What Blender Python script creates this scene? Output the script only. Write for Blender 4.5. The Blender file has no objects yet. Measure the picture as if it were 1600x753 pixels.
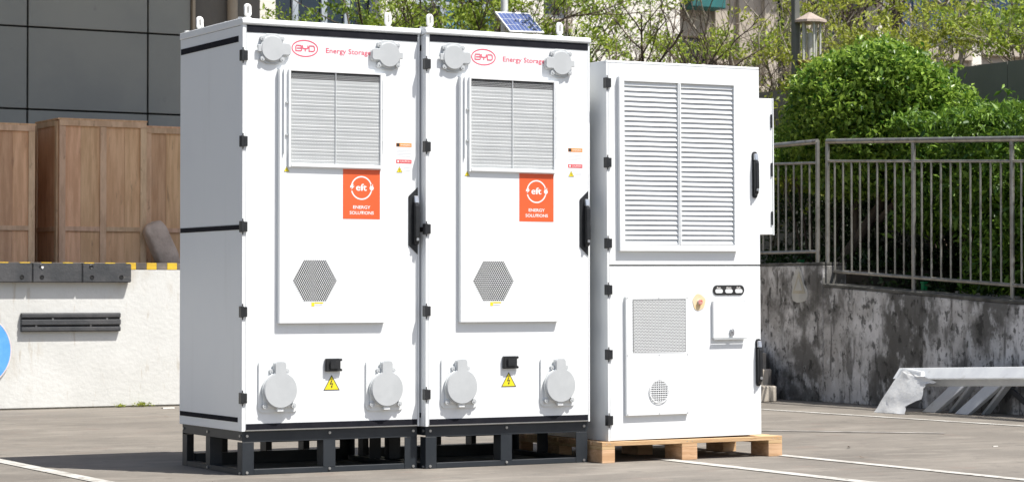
import bpy, bmesh, math, random
import numpy as np
from mathutils import Vector, Matrix

S = bpy.context.scene
R = math.radians
random.seed(7)

# ---------------------------------------------------------------- camera
cam_d = bpy.data.cameras.new('camera'); cam = bpy.data.objects.new('camera', cam_d)
S.collection.objects.link(cam); S.camera = cam
YAW, PIT = 0.5127, 0.0214
cam.location = (-4.856, -11.500, 0.9576)
cam.rotation_euler = (math.pi/2 + PIT, 0, -YAW)
cam_d.sensor_width = 36; cam_d.lens = 36*3712.4/1600
cam_d.clip_start = 0.1; cam_d.clip_end = 2000
cam_d.dof.use_dof = True; cam_d.dof.focus_distance = 13.2; cam_d.dof.aperture_fstop = 9

# ---------------------------------------------------------------- sky and sun
SUN = Vector((0.70, -1.105, 2.39)).normalized()          # towards the sun
EL = math.asin(SUN.z); AZ = math.atan2(SUN.x, SUN.y)
W = bpy.data.worlds.new('World'); S.world = W; W.use_nodes = True
wn = W.node_tree; bg = wn.nodes['Background']
sky = wn.nodes.new('ShaderNodeTexSky'); sky.sky_type = 'NISHITA'; sky.sun_disc = False
sky.sun_elevation = EL; sky.sun_rotation = AZ
sky.air_density = 1.0; sky.dust_density = 2.5; sky.ozone_density = 1.0
wn.links.new(sky.outputs[0], bg.inputs[0]); bg.inputs[1].default_value = 0.095
sl = bpy.data.lights.new('sun', 'SUN'); so = bpy.data.objects.new('sun', sl)
S.collection.objects.link(so)
sl.energy = 4.6; sl.angle = R(0.5); sl.color = (1.0, 0.965, 0.91)
so.rotation_euler = SUN.to_track_quat('Z', 'Y').to_euler(); so.location = (5, -8, 20)
S.view_settings.view_transform = 'Standard'; S.view_settings.look = 'None'
S.view_settings.exposure = 0.60; S.view_settings.gamma = 1

# ---------------------------------------------------------------- materials
def srgb(r, g, b):
    f = lambda c: (c/255/12.92 if c/255 <= .04045 else ((c/255+.055)/1.055)**2.4)
    return (f(r), f(g), f(b), 1)
def mat(name, c1, c2=None, scale=4, rough=.6, bump=0, bscale=None, metal=0, stretch=(1,1,1), detail=6, spec=.5,
        lo=.35, hi=.65, layers=(), ov=0):
    """noise mix of two real colours + bump; layers = (colour, scale, lo, hi, stretch, strength)"""
    m = bpy.data.materials.new(name); m.use_nodes = True
    n = m.node_tree; N = n.nodes; L = n.links; p = N['Principled BSDF']
    p.inputs['Roughness'].default_value = rough; p.inputs['Metallic'].default_value = metal
    p.inputs['Specular IOR Level'].default_value = spec
    c1 = tuple(c1)[:3]+(1,)
    if c2 is None: c2 = tuple(c*.9 for c in c1[:3])
    c2 = tuple(c2)[:3]+(1,)
    tc = N.new('ShaderNodeNewGeometry')
    def noise(sc, st, det=detail):
        mp = N.new('ShaderNodeMapping'); mp.inputs['Scale'].default_value = st
        L.new(tc.outputs['Position'], mp.inputs[0])
        t = N.new('ShaderNodeTexNoise'); t.inputs['Scale'].default_value = sc; t.inputs['Detail'].default_value = det
        t.inputs['Roughness'].default_value = .6
        L.new(mp.outputs[0], t.inputs['Vector']); return t
    def ramp(src, lo_, hi_):
        r = N.new('ShaderNodeMapRange'); r.inputs[1].default_value = lo_; r.inputs[2].default_value = hi_
        r.interpolation_type = 'SMOOTHSTEP'; L.new(src, r.inputs[0]); return r.outputs[0]
    t = noise(scale, stretch)
    mx = N.new('ShaderNodeMix'); mx.data_type = 'RGBA'
    L.new(ramp(t.outputs[0], lo, hi), mx.inputs[0]); mx.inputs[6].default_value = c1; mx.inputs[7].default_value = c2
    out = mx.outputs[2]
    for (col, sc, a, b, st, k) in layers:
        q = noise(sc, st, 8); mm = N.new('ShaderNodeMath'); mm.operation = 'MULTIPLY'; mm.inputs[1].default_value = k
        L.new(ramp(q.outputs[0], a, b), mm.inputs[0])
        x = N.new('ShaderNodeMix'); x.data_type = 'RGBA'; L.new(mm.outputs[0], x.inputs[0])
        L.new(out, x.inputs[6]); x.inputs[7].default_value = tuple(col)[:3]+(1,); out = x.outputs[2]
    if ov:
        oi = N.new('ShaderNodeObjectInfo'); mr = N.new('ShaderNodeMapRange'); mr.inputs[3].default_value = 1-ov; mr.inputs[4].default_value = 1+ov
        L.new(oi.outputs['Random'], mr.inputs[0]); hs = N.new('ShaderNodeHueSaturation'); L.new(mr.outputs[0], hs.inputs['Value'])
        m2 = N.new('ShaderNodeMapRange'); m2.inputs[3].default_value = .5-ov*.06; m2.inputs[4].default_value = .5+ov*.06; mu = N.new('ShaderNodeMath'); mu.operation = 'FRACT'
        m3 = N.new('ShaderNodeMath'); m3.operation = 'MULTIPLY'; m3.inputs[1].default_value = 7.31; L.new(oi.outputs['Random'], m3.inputs[0]); L.new(m3.outputs[0], mu.inputs[0]); L.new(mu.outputs[0], m2.inputs[0]); L.new(m2.outputs[0], hs.inputs['Hue'])
        L.new(out, hs.inputs['Color']); out = hs.outputs[0]
    L.new(out, p.inputs['Base Color'])
    if bump:
        b_ = N.new('ShaderNodeBump'); b_.inputs['Strength'].default_value = bump; b_.inputs['Distance'].default_value = .01
        q = noise(bscale or scale*4, stretch); L.new(q.outputs[0], b_.inputs['Height'])
        L.new(b_.outputs[0], p.inputs['Normal'])
    return m
def leafmat(name, c1, c2, rough=.45, trans=.35, spec=.4):
    m = bpy.data.materials.new(name); m.use_nodes = True
    n = m.node_tree; N = n.nodes; L = n.links; p = N['Principled BSDF']
    g = N.new('ShaderNodeNewGeometry'); mx = N.new('ShaderNodeMix'); mx.data_type = 'RGBA'
    L.new(g.outputs['Random Per Island'], mx.inputs[0])
    mx.inputs[6].default_value = tuple(c1)+(1,); mx.inputs[7].default_value = tuple(c2)+(1,)
    L.new(mx.outputs[2], p.inputs['Base Color']); p.inputs['Roughness'].default_value = rough
    p.inputs['Specular IOR Level'].default_value = spec
    tr = N.new('ShaderNodeBsdfTranslucent'); L.new(mx.outputs[2], tr.inputs[0])
    ms = N.new('ShaderNodeMixShader'); ms.inputs[0].default_value = trans
    L.new(p.outputs[0], ms.inputs[1]); L.new(tr.outputs[0], ms.inputs[2])
    L.new(ms.outputs[0], N['Material Output'].inputs[0]); return m

M = {}
M['paint'] = mat('white_powder_coat', (.80,.82,.82), (.77,.79,.80), 1.2, .30, .05, 3.5, spec=.5, layers=[((.66,.67,.66), 3.2, .58, .78, (2.2,2.2,.22), .35), ((.60,.60,.58), 30, .68, .76, (1,1,1), .35)])
M['screen'] = mat('greyed_white_screen', (.66,.68,.68), (.60,.62,.62), 8, .45, spec=.4)  # white coat greyed to carry the shade of the small holes
M['galv'] = mat('pale_grey_sheet', (.56,.60,.61), (.50,.54,.55), 3, .35, .02, 60, spec=.4)
M['ring'] = mat('white_cast_ring', (.78,.78,.76), (.70,.69,.66), 30, .5, .1, 80)
M['plastic'] = mat('grey_plastic', (.50,.52,.53), (.46,.48,.49), 9, .42, .03, 90)
M['plasticw'] = mat('white_plastic', (.78,.80,.80), (.75,.77,.77), 9, .4)
M['tape'] = mat('black_foam_tape', (.010,.011,.016), (.015,.015,.020), 20, .8, .1, 120, spec=.15)
M['black'] = mat('black_plastic', (.016,.017,.019), (.024,.025,.027), 20, .35, .03, 150)
M['dark'] = mat('painted_dark_void', (.012,.012,.013), (.018,.018,.018), 10, .9)  # near-black that paints unlit depth behind grilles and in holes
M['slate'] = mat('slate_painted_steel', (.016,.021,.027), (.024,.029,.035), 5, .45, .05, 90, layers=[((.075,.07,.062), 14, .62, .78, (1,1,1), .3)])
M['bolt'] = mat('zinc_bolt', (.55,.55,.53), (.4,.4,.4), 40, .35, metal=.8)
M['chrome'] = mat('satin_metal', (.55,.58,.60), (.5,.5,.52), 20, .3, metal=.7)
M['orange'] = mat('orange_vinyl', (.83,.125,.035), (.80,.11,.03), 3, .45)
M['white'] = mat('white_print', (.82,.80,.78), (.8,.78,.76), 3, .5)
M['logo'] = mat('red_print', (.68,.09,.15), (.72,.12,.18), 6, .5)
M['yellow'] = mat('yellow_vinyl', (.85,.70,.02), (.80,.66,.02), 6, .5)
M['ink'] = mat('black_print', (.02,.02,.02), (.03,.03,.03), 6, .5)
M['greyink'] = mat('grey_print', (.55,.56,.58), (.6,.6,.62), 30, .6)
M['sorange'] = mat('orange_print', (.85,.30,.04), (.80,.28,.04), 6, .5)
M['sred'] = mat('red_label_print', (.72,.06,.07), (.68,.06,.08), 6, .5)
M['pine'] = mat('pine_board', (.62,.42,.24), (.48,.30,.15), 3, .7, .25, 30, stretch=(1,6,14), layers=[((.30,.17,.08), 5, .62, .72, (1.5,4,9), .6)], ov=0.14)
M['crate'] = mat('crate_plywood', (.76,.48,.28), (.60,.35,.19), 3.5, .75, .2, 30, stretch=(7,4,.7), layers=[((.24,.13,.075), 5, .60, .74, (4,3,.7), .65), ((.66,.47,.33), 2, .55, .75, (1,1,.5), .5)], ov=0.16)
M['crateb'] = mat('crate_batten', (.72,.49,.315), (.57,.37,.23), 4, .75, .2, 30, stretch=(5,4,1), layers=[((.25,.14,.08), 7, .58, .72, (2,3,1), .6)], ov=0.14)
M['ground'] = mat('pale_concrete', (.206,.185,.158), (.163,.147,.126), .9, .9, .45, 40, detail=12, stretch=(1,1,1), layers=[
    ((.120,.107,.092), .8, .50, .68, (1,1.4,1), .6), ((.27,.245,.21), 2.2, .50, .68, (.6,1.5,1), .6), ((.13,.118,.10), 3.4, .54, .64, (.4,2.2,1), .5),
    ((.115,.105,.092), 6, .56, .68, (1,1,1), .55), ((.19,.150,.125), 3.2, .56, .68, (1,1,1), .5), ((.27,.25,.22), 17, .60, .70, (1,1,1), .5), ((.08,.075,.068), 38, .63, .71, (1,1,1), .6)])
M['line'] = mat('worn_white_line', (.50,.49,.455), (.40,.385,.35), 5, .85, .2, 60, layers=[((.21,.19,.165), 16, .54, .64, (1,1,1), .8), ((.21,.19,.165), 3, .58, .68, (1,1,1), .6)])
M['linef'] = mat('faded_line', (.33,.31,.28), (.24,.22,.2), 5, .8, .2, 60, lo=.4, hi=.55, layers=[((.21,.195,.175), 5, .45, .58, (1,1,1), .95)])
M['dock'] = mat('whitewashed_concrete', (.68,.68,.65), (.61,.61,.58), 1.4, .85, .35, 28, layers=[
    ((.50,.45,.37), 3.0, .56, .72, (1.2,1,.5), .5), ((.30,.28,.25), 15, .70, .76, (1,1,.8), .6), ((.48,.47,.44), .9, .50, .75, (1,1,1), .35), ((.42,.36,.27), 7, .60, .70, (2.2,1,.35), .45)])
M['seam'] = mat('dirt_seam', (.05,.045,.035), (.09,.08,.06), 20, .95)
M['rubber'] = mat('weathered_rubber', (.045,.048,.052), (.075,.075,.078), 6, .75, .35, 40, layers=[((.17,.16,.15), 9, .62, .74, (.6,1,1.6), .5)])
M['syel'] = mat('yellow_edge_paint', (.78,.52,.03), (.68,.45,.04), 12, .7, .2, 50, layers=[((.3,.26,.2), 24, .66, .72, (1,1,1), .7)], ov=0.1)
M['sblk'] = mat('worn_black_edge_paint', (.13,.115,.10), (.19,.165,.14), 14, .8, .2, 50, ov=0.25)
M['blue'] = mat('blue_sign_face', (.10,.36,.80), (.14,.42,.84), 12, .5, .05, 60, layers=[((.35,.55,.85), 40, .68, .74, (1,1,1), .4)])
M['pinkrim'] = mat('faded_sign_rim', (.72,.62,.62), (.75,.72,.72), 12, .5)
M['facade'] = mat('grey_facade_panel', (.33,.33,.30), (.285,.29,.27), .9, .45, .05, 20, layers=[((.22,.22,.21), 5, .64, .74, (1,1,1), .5), ((.37,.37,.34), 2.2, .55, .8, (1,1,.3), .4)], ov=0.05)
M['facadej'] = mat('black_joint', (.008,.008,.009), (.012,.012,.012), 9, .6)
M['greywall'] = mat('taupe_render', (.20,.185,.165), (.175,.162,.145), 1.5, .85, .1, 40)
M['tan'] = mat('tan_paint', (.50,.41,.31), (.45,.37,.28), 4, .6, .05, 40)
M['cream'] = mat('cream_render', (.83,.79,.71), (.78,.74,.66), 1.2, .9, .15, 30, layers=[((.62,.55,.46), 3, .60, .78, (1,1,.3), .2)])
M['taupe'] = mat('taupe_stone', (.50,.44,.37), (.43,.375,.31), 2, .9, .2, 25, layers=[((.20,.17,.14), 4, .6, .75, (1,1,.3), .4)])
M['winf'] = mat('window_frame_paint', (.42,.46,.50), (.36,.41,.46), 4, .45)
M['glass'] = mat('dark_window_glass', (.012,.020,.034), (.02,.035,.055), .8, .08, spec=.7)
M['bglass'] = mat('blue_window_film', (.03,.08,.22), (.07,.17,.34), 1.6, .12, spec=.7)
M['curtain'] = mat('blue_curtain', (.10,.26,.45), (.06,.17,.33), 6, .8, stretch=(6,6,.5))
M['teal'] = mat('teal_awning', (.02,.15,.15), (.02,.12,.12), 6, .7)
M['mould'] = mat('mouldy_concrete', (.60,.58,.56), (.42,.40,.38), 3.2, .9, .5, 24, stretch=(1,1.3,.9), detail=12, layers=[
    ((.78,.76,.75), 1.7, .46, .59, (1,1.0,.8), .85), ((.065,.062,.054), 1.25, .47, .59, (1,1.0,1.1), .86),
    ((.10,.095,.085), 4.2, .51, .63, (1,1.6,.55), .72), ((.68,.67,.66), 6, .54, .66, (1,1.2,.7), .7), ((.035,.034,.03), 11, .57, .64, (1,1.2,.85), .8),
    ((.13,.125,.11), 26, .56, .63, (1,1.2,.7), .6), ((.07,.065,.06), 5.5, .60, .66, (1,3.2,.25), .7)])
M['mouldcap'] = mat('mouldy_cap', (.13,.125,.11), (.05,.05,.045), 5, .9, .4, 30, layers=[((.28,.26,.23), 4, .6, .7, (1,1,1), .6)])
M['patch'] = mat('flaking_plaster', (.58,.57,.52), (.48,.47,.44), 9, .8, .4, 40)
M['patch2'] = mat('faded_warning_plate', (.50,.46,.36), (.42,.38,.30), 14, .7, .2, 40)
M['steel'] = mat('stainless_rail', (.38,.365,.335), (.28,.265,.235), 12, .34, metal=.6, layers=[((.12,.085,.06), 16, .56, .70, (1,1,1), .6)])
M['step'] = mat('worn_step_concrete', (.50,.45,.38), (.36,.32,.27), 5, .9, .3, 30, layers=[((.06,.055,.05), 7, .52, .62, (1.6,1,.2), .8)])
M['soil'] = mat('dry_soil', (.10,.08,.055), (.06,.05,.035), 5, .95, .5, 20)
M['trestle'] = mat('white_coated_steel', (.68,.70,.71), (.60,.62,.64), 6, .4, .08, 30, layers=[((.40,.40,.38), 9, .60, .72, (1,1,1), .4)])
M['wrap'] = mat('crinkled_wrap', (.74,.75,.75), (.80,.80,.78), 14, .5, .3, 30, spec=.5)
M['pole'] = mat('grey_green_pole', (.13,.135,.12), (.10,.105,.095), 6, .6)
M['polew'] = mat('white_pole', (.72,.73,.73), (.68,.69,.69), 6, .4)
M['lampb'] = mat('rusty_lamp_base', (.42,.25,.13), (.30,.19,.11), 20, .7, .2, 60)
M['lamp'] = mat('weathered_lamp_metal', (.40,.33,.28), (.33,.27,.22), 20, .7, .2, 60)
M['lampg'] = mat('frosted_lamp_bar', (.50,.50,.46), (.42,.42,.38), 10, .35)
M['cell'] = mat('solar_cell', (.035,.065,.20), (.05,.09,.26), 9, .3, spec=.7)
M['alu'] = mat('bright_aluminium', (.75,.76,.76), (.7,.71,.71), 9, .35)
M['green'] = mat('green_plastic', (.01,.30,.10), (.01,.25,.08), 9, .5)
M['sack'] = mat('brown_grey_sack', (.60,.48,.39), (.46,.36,.29), 8, .55, .8, 26)
M['bark'] = mat('brown_bark', (.12,.09,.065), (.07,.052,.04), 14, .9, .6, 40, stretch=(1,1,.3))
M['barkp'] = mat('pale_bark', (.36,.32,.26), (.24,.21,.17), 12, .85, .4, 40, stretch=(1,1,.3))
M['litter'] = mat('dry_leaf', (.09,.06,.035), (.13,.09,.05), 12, .8)
M['redbtn'] = mat('red_button', (.52,.10,.09), (.62,.42,.38), 60, .4)
M['yring'] = mat('faded_yellow_ring', (.78,.58,.30), (.72,.60,.42), 22, .6)
M['lf_tree'] = leafmat('olive_leaf', (.13,.21,.022), (.46,.56,.08), trans=.45)
M['lf_tree2'] = leafmat('dark_olive_leaf', (.08,.15,.018), (.33,.44,.06), trans=.4)
M['lf_tree3'] = leafmat('yellow_green_leaf', (.17,.22,.025), (.46,.49,.075), trans=.45)
M['lf_bush'] = leafmat('glossy_ficus_leaf', (.025,.10,.010), (.38,.54,.085), rough=.34, trans=.36, spec=.4)
M['lf_hedge'] = leafmat('hedge_leaf', (.035,.10,.014), (.22,.36,.045), rough=.45, trans=.32, spec=.35)
M['lf_shade'] = leafmat('shade_dark_leaf', (.012,.03,.008), (.04,.08,.015), rough=.5, trans=.2)  # leaf colour darkened to stand for deep shade under the shrubs

# ---------------------------------------------------------------- mesh helpers
class MB:
    def __init__(s): s.v = []; s.f = []
    def add(s, vs, fs):
        o = len(s.v); s.v += [tuple(p) for p in vs]; s.f += [tuple(i+o for i in q) for q in fs]; return s
    def box(s, x0, x1, y0, y1, z0, z1):
        return s.add([(x0,y0,z0),(x1,y0,z0),(x1,y1,z0),(x0,y1,z0),(x0,y0,z1),(x1,y0,z1),(x1,y1,z1),(x0,y1,z1)],
                     [(0,3,2,1),(4,5,6,7),(0,1,5,4),(1,2,6,5),(2,3,7,6),(3,0,4,7)])
    def bar(s, a, b, w, h, up=(0,0,1)):
        a = Vector(a); b = Vector(b); d = (b-a).normalized(); u = Vector(up)
        if abs(d.dot(u)) > .95: u = Vector((1,0,0))
        r = d.cross(u).normalized(); u = r.cross(d)
        vs = [p + r*(w/2*i) + u*(h/2*j) for p in (a,b) for i,j in ((-1,-1),(1,-1),(1,1),(-1,1))]
        return s.add(vs, [(3,2,1,0),(4,5,6,7),(0,1,5,4),(1,2,6,5),(2,3,7,6),(3,0,4,7)])
    def tube(s, pts, r, n=8, cap=True, closed=False):
        P = [Vector(p) for p in pts]; k = len(P)
        rr = r if isinstance(r, (list, tuple)) else [r]*k
        o = len(s.v); prev = None
        for i, p in enumerate(P):
            if closed: d = (P[(i+1) % k]-P[i-1]).normalized()
            else: d = (P[min(i+1,k-1)]-P[max(i-1,0)]).normalized()
            if prev is None:
                a = Vector((0,0,1)) if abs(d.z) < .9 else Vector((1,0,0)); u = d.cross(a).normalized()
            else: u = (prev - d*prev.dot(d)).normalized()
            prev = u; w = d.cross(u)
            for j in range(n):
                t = 2*math.pi*j/n; s.v.append(tuple(p+(u*math.cos(t)+w*math.sin(t))*rr[i]))
        for i in range(k if closed else k-1):
            A = o+i*n; B = o+((i+1) % k)*n
            for j in range(n): s.f.append((A+j, A+(j+1)%n, B+(j+1)%n, B+j))
        if cap and not closed:
            s.f.append(tuple(o+j for j in range(n))[::-1]); s.f.append(tuple(o+(k-1)*n+j for j in range(n)))
        return s
    def prism(s, poly, y0, y1):              # outline in x,z, extruded along y
        n = len(poly)
        return s.add([(x,y0,z) for x,z in poly]+[(x,y1,z) for x,z in poly],
                     [tuple(range(n)), tuple(range(2*n-1, n-1, -1))]+[(i, i+n, (i+1)%n+n, (i+1)%n) for i in range(n)])
    def prismx(s, poly, x0, x1):             # outline in y,z, extruded along x
        n = len(poly)
        return s.add([(x0,y,z) for y,z in poly]+[(x1,y,z) for y,z in poly],
                     [tuple(range(n))[::-1], tuple(range(n, 2*n))]+[(i, (i+1)%n, (i+1)%n+n, i+n) for i in range(n)])
    def cyly(s, x, z, r, y0, y1, n=16):
        return s.prism([(x+r*math.cos(2*math.pi*i/n), z+r*math.sin(2*math.pi*i/n)) for i in range(n)], y0, y1)
    def cylz(s, x, y, r, z0, z1, n=16, r2=None):
        return s.tube([(x,y,z0),(x,y,z1)], [r, r if r2 is None else r2], n)
    def ribbon(s, pts, w, y, closed=False, th=.0004):
        P = [Vector((a,b)) for a,b in pts]; n = len(P); L_ = []; R_ = []
        for i in range(n):
            if closed: a, b, c = P[i-1], P[i], P[(i+1)%n]
            else: a, b, c = P[max(i-1,0)], P[i], P[min(i+1,n-1)]
            d1 = (b-a).normalized() if (b-a).length > 1e-9 else (c-b).normalized()
            d2 = (c-b).normalized() if (c-b).length > 1e-9 else d1
            t = (d1+d2); t = t.normalized() if t.length > 1e-6 else d1
            nn = Vector((-t.y, t.x)); k = min(2.0, 1/max(.3, abs(nn.dot(Vector((-d1.y, d1.x))))))
            L_.append(b+nn*w/2*k); R_.append(b-nn*w/2*k)
        o = len(s.v)
        for i in range(n):
            s.v += [(L_[i].x,y,L_[i].y),(R_[i].x,y,R_[i].y)]
        for i in range(n if closed else n-1):
            j = (i+1)%n; s.f.append((o+2*i, o+2*i+1, o+2*j+1, o+2*j))
        return s
    def mesh(s, name, m, smooth=False, bevel=0, seg=1):
        me = bpy.data.meshes.new(name); me.from_pydata(s.v, [], s.f); me.materials.append(m)
        bm = bmesh.new(); bm.from_mesh(me)
        if bevel:
            ed = [e for e in bm.edges if len(e.link_faces) == 2 and e.calc_face_angle(0) > .5]
            bmesh.ops.bevel(bm, geom=ed, offset=bevel, segments=seg, affect='EDGES', clamp_overlap=True)
        if not bevel: pass
        bmesh.ops.recalc_face_normals(bm, faces=bm.faces) if not getattr(s, 'flatmesh', False) else None
        bm.to_mesh(me); bm.free()
        if smooth:
            me.polygons.foreach_set('use_smooth', [True]*len(me.polygons))
            try: me.set_sharp_from_angle(angle=R(35))
            except Exception: pass
        return me
    def build(s, name, m, parent=None, smooth=False, bevel=0, seg=1, loc=None):
        if isinstance(m, str): m = M[m]
        o = bpy.data.objects.new(name, s.mesh(name, m, smooth, bevel, seg)); S.collection.objects.link(o)
        if parent is not None: o.parent = parent
        if loc is not None: o.location = loc
        return o
def obj(name, me, parent=None):
    o = bpy.data.objects.new(name, me); S.collection.objects.link(o)
    if parent is not None: o.parent = parent
    return o
def thing(name, label, cat, loc=(0,0,0), rot=(0,0,0), group=None):
    o = bpy.data.objects.new(name, None); S.collection.objects.link(o); o.empty_display_size = .1
    o.location = loc; o.rotation_euler = rot; return tag(o, label, cat, group)
def tag(o, label=None, cat=None, group=None, kind=None):
    if label: o['label'] = label
    if cat: o['category'] = cat
    if group: o['group'] = group
    if kind: o['kind'] = kind
    return o
def copy_tree(o, parent=None):
    c = o.copy(); S.collection.objects.link(c); c.parent = parent
    for ch in [k for k in list(S.objects) if k.parent == o]: copy_tree(ch, c)
    return c
def text(name, s, x, z, y, w, h, m, parent, bold=0.0, align='LEFT'):
    """text on a plane facing -y; w = total width, h = capital height"""
    cu = bpy.data.curves.new('t', 'FONT'); cu.body = s; cu.size = 1; cu.offset = bold; cu.resolution_u = 3
    t = bpy.data.objects.new('t', cu); S.collection.objects.link(t)
    bpy.context.view_layer.update()
    dg = bpy.context.evaluated_depsgraph_get(); me = bpy.data.meshes.new_from_object(t.evaluated_get(dg))
    S.collection.objects.unlink(t); bpy.data.objects.remove(t)
    co = np.zeros(len(me.vertices)*3); me.vertices.foreach_get('co', co); co = co.reshape(-1,3)
    x0, x1 = co[:,0].min(), co[:,0].max(); cap = .70
    out = np.stack([x+(co[:,0]-x0)/(x1-x0)*w, np.full(len(co), y), z+co[:,1]/cap*h], 1)
    me.vertices.foreach_set('co', out.ravel()); me.materials.clear(); me.materials.append(M[m] if isinstance(m,str) else m)
    me.name = name; return obj(name, me, parent)
def honeycomb(mb, cells, p, rh, yf):
    """perforated sheet: pointy-top hexagonal cells, each with a hexagonal hole"""
    Ro = p/math.sqrt(3); o0 = len(mb.v)
    for (cx, cz) in cells:
        o = len(mb.v)
        for rr in (Ro, rh):
            for k in range(6):
                t = R(30+60*k); z = cz+rr*math.sin(t); mb.v.append((cx+rr*math.cos(t), yf(z), z))
        for k in range(6):
            j = (k+1) % 6; mb.f.append((o+k, o+6+k, o+6+j, o+j))
    return mb
def grid_cells(x0, x1, z0, z1, p):
    out = []; rp = p*.8660254; r = 0; z = z0+rp/2
    while z < z1-rp*.4:
        x = x0+p/2+(p/2 if r % 2 else 0)
        while x < x1-p*.45: out.append((x, z)); x += p
        z += rp; r += 1
    return out
def rrect(x0, x1, z0, z1, r, n=5):
    P = []
    for (cx, cz, a) in ((x1-r,z1-r,0),(x0+r,z1-r,90),(x0+r,z0+r,180),(x1-r,z0+r,270)):
        for i in range(n+1):
            t = R(a+90*i/n); P.append((cx+r*math.cos(t), cz+r*math.sin(t)))
    return P
def rot2(P, c, a):
    ca, sa = math.cos(a), math.sin(a)
    return [(c[0]+(x*ca-z*sa), c[1]+(x*sa+z*ca)) for x, z in P]
def lid_outline(r, tw, tl):                  # round lid with a tab pointing up, centred on 0,0
    a0 = math.asin(tw/2/r); P = []
    n = 36
    for i in range(n+1):
        t = math.pi/2+a0+(2*math.pi-2*a0)*i/n; P.append((r*math.cos(t), r*math.sin(t)))
    q = tw*.18
    return P+[(tw/2, tl-q), (tw/2-q, tl), (-tw/2+q, tl), (-tw/2, tl-q)]

# ================================================================= SETTING
g = MB(); g.flatmesh = True
g.add([(-300,-300,0),(400,-300,0),(400,400,0),(-300,400,0)], [(0,1,2,3)])
tag(g.build('ground', 'ground'), kind='structure')
def line(x0, y0, x1, y1, w, m='line'):
    d = Vector((x1-x0, y1-y0)).normalized(); nx, ny = -d.y*w/2, d.x*w/2
    l = MB(); l.flatmesh = True
    l.add([(x0-nx,y0-ny,.004),(x0+nx,y0+ny,.004),(x1+nx,y1+ny,.004),(x1-nx,y1-ny,.004)], [(0,3,2,1)])
    tag(l.build('parking_line', m), kind='structure')
line(-.77,-12,-.77,6.9,.095); line(2.555,-12,2.575,.02,.095); line(3.40,-12,3.36,-.10,.085)
line(6.40,4.9,6.75,.1,.075); line(4.69,1.98,5.60,1.10,.10,'linef'); line(2.2,4.2,4.6,2.05,.10,'linef')
line(5.45,-1.2,6.3,-1.28,.06,'linef')

# raised terrace behind the retaining wall (planting bed, then paving level with the dock)
t_ = MB(); t_.prismx([(-8,0),(-8,.50),(5.22,.93),(5.225,1.15),(7.35,1.15),(7.35,0)], 7.93, 9.98)
tag(t_.build('planting_bed', 'soil'), kind='structure')
t_ = MB(); t_.box(10.2,70,-20,16,0,2.95); tag(t_.build('upper_terrace', 'soil'), kind='structure')
t_ = MB(); t_.box(4.35,9.98,7.56,40,0,1.17); t_.box(-14,4.35,9.8,40,0,1.17); tag(t_.build('rear_terrace', 'soil'), kind='structure')

t_ = MB(); t_.prismx([(1.4,.5),(4.05,.7),(4.05,.965),(1.4,.80)], 8.16, 8.27)
tag(t_.build('kerb', 'step', bevel=.006), kind='structure')

# ---------------------------------------------------------------- loading dock
dock = thing('loading_dock', 'whitewashed concrete loading dock with black rubber bumpers and striped edge', 'dock', (0,7.35,0))
MB().box(-14,7.66,0,.2,.010,1.143).build('wall', 'dock', dock, bevel=.004)
MB().box(-14,4.345,.2,2.14,.9,1.197).build('dock_floor', 'greywall', dock)
MB().box(-14,7.66,-.004,.02,0,.0095).build('base_seam', 'seam', dock)
x = 2.060
k = 0
me_y = MB().box(0,.088,-.002,.2,1.144,1.2).mesh('edge_stripe', M['syel'], bevel=.003)
me_k = MB().box(0,.093,-.0015,.2,1.144,1.199).mesh('edge_stripe', M['sblk'], bevel=.003)
while x < 7.5:
    o = obj('edge_stripe', me_y if k % 2 == 0 else me_k, dock); o.location.x = x
    x += .0885 if k % 2 == 0 else .0935; k += 1
x = 2.0595-.0935; k = 1
while x > -.6:
    o = obj('edge_stripe', me_k if k % 2 else me_y, dock); o.location.x = x; x -= (.0885 if k % 2 else .0935); k += 1
MB().box(-14,-.7,0,.2,1.144,1.2).build('edge_band', 'sblk', dock)
def bolt_hole(x, z, y):
    b = MB()
    b.tube([(x+.016*math.cos(t), y, z+.016*math.sin(t)) for t in [2*math.pi*i/12 for i in range(12)]], .004, 6, closed=True)
    b.cyly(x, z, .013, y-.0015, y+.004, 10); return b
for (x0, x1, holes) in ((-.05,.38,((.1,1.08),)),(.385,.81,((.5,1.08),(.72,1.08))),(.815,1.232,((.9,1.08),(1.147,1.078))),(1.238,1.655,((1.31,1.165),(1.315,1.078))),(1.660,2.083,((1.735,1.165),(1.742,1.078),(1.996,1.080)))):
    b = MB().box(x0,x1,-.066,-.003,1.036,1.192).build('bumper', 'rubber', dock, bevel=.006, seg=2)
    for hx, hz in holes:
        bolt_hole(hx, hz, -.0655).build('bolt', 'dark' if hz < 1.15 else 'black', b)  # dark discs paint the shaded depth of the bolt holes
MB().prism([(1.318+.010*math.cos(t)*(1+.3*math.sin(3*t)), 1.157+.013*math.sin(t)*(1+.2*math.cos(2*t))) for t in [2*math.pi*i/12 for i in range(12)]], -.0705, -.0655).build('paint_blob', 'white', dock)
b = MB().prismx([(-.003,.632),(-.03,.632),(-.042,.640),(-.042,.668),(-.022,.676),(-.022,.684),(-.046,.690),(-.046,.728),(-.022,.734),(-.022,.742),(-.042,.750),(-.042,.776),(-.03,.786),(-.003,.786)], 1.155, 2.001)
b = b.build('bumper_rail', 'rubber', dock, bevel=.002)
for (bx, bz) in ((1.42,.738),(1.885,.738),(1.28,.680),(1.745,.680)): MB().cyly(bx, bz, .008, -.034, -.02, 8).build('bolt', 'bolt', b)

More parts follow.
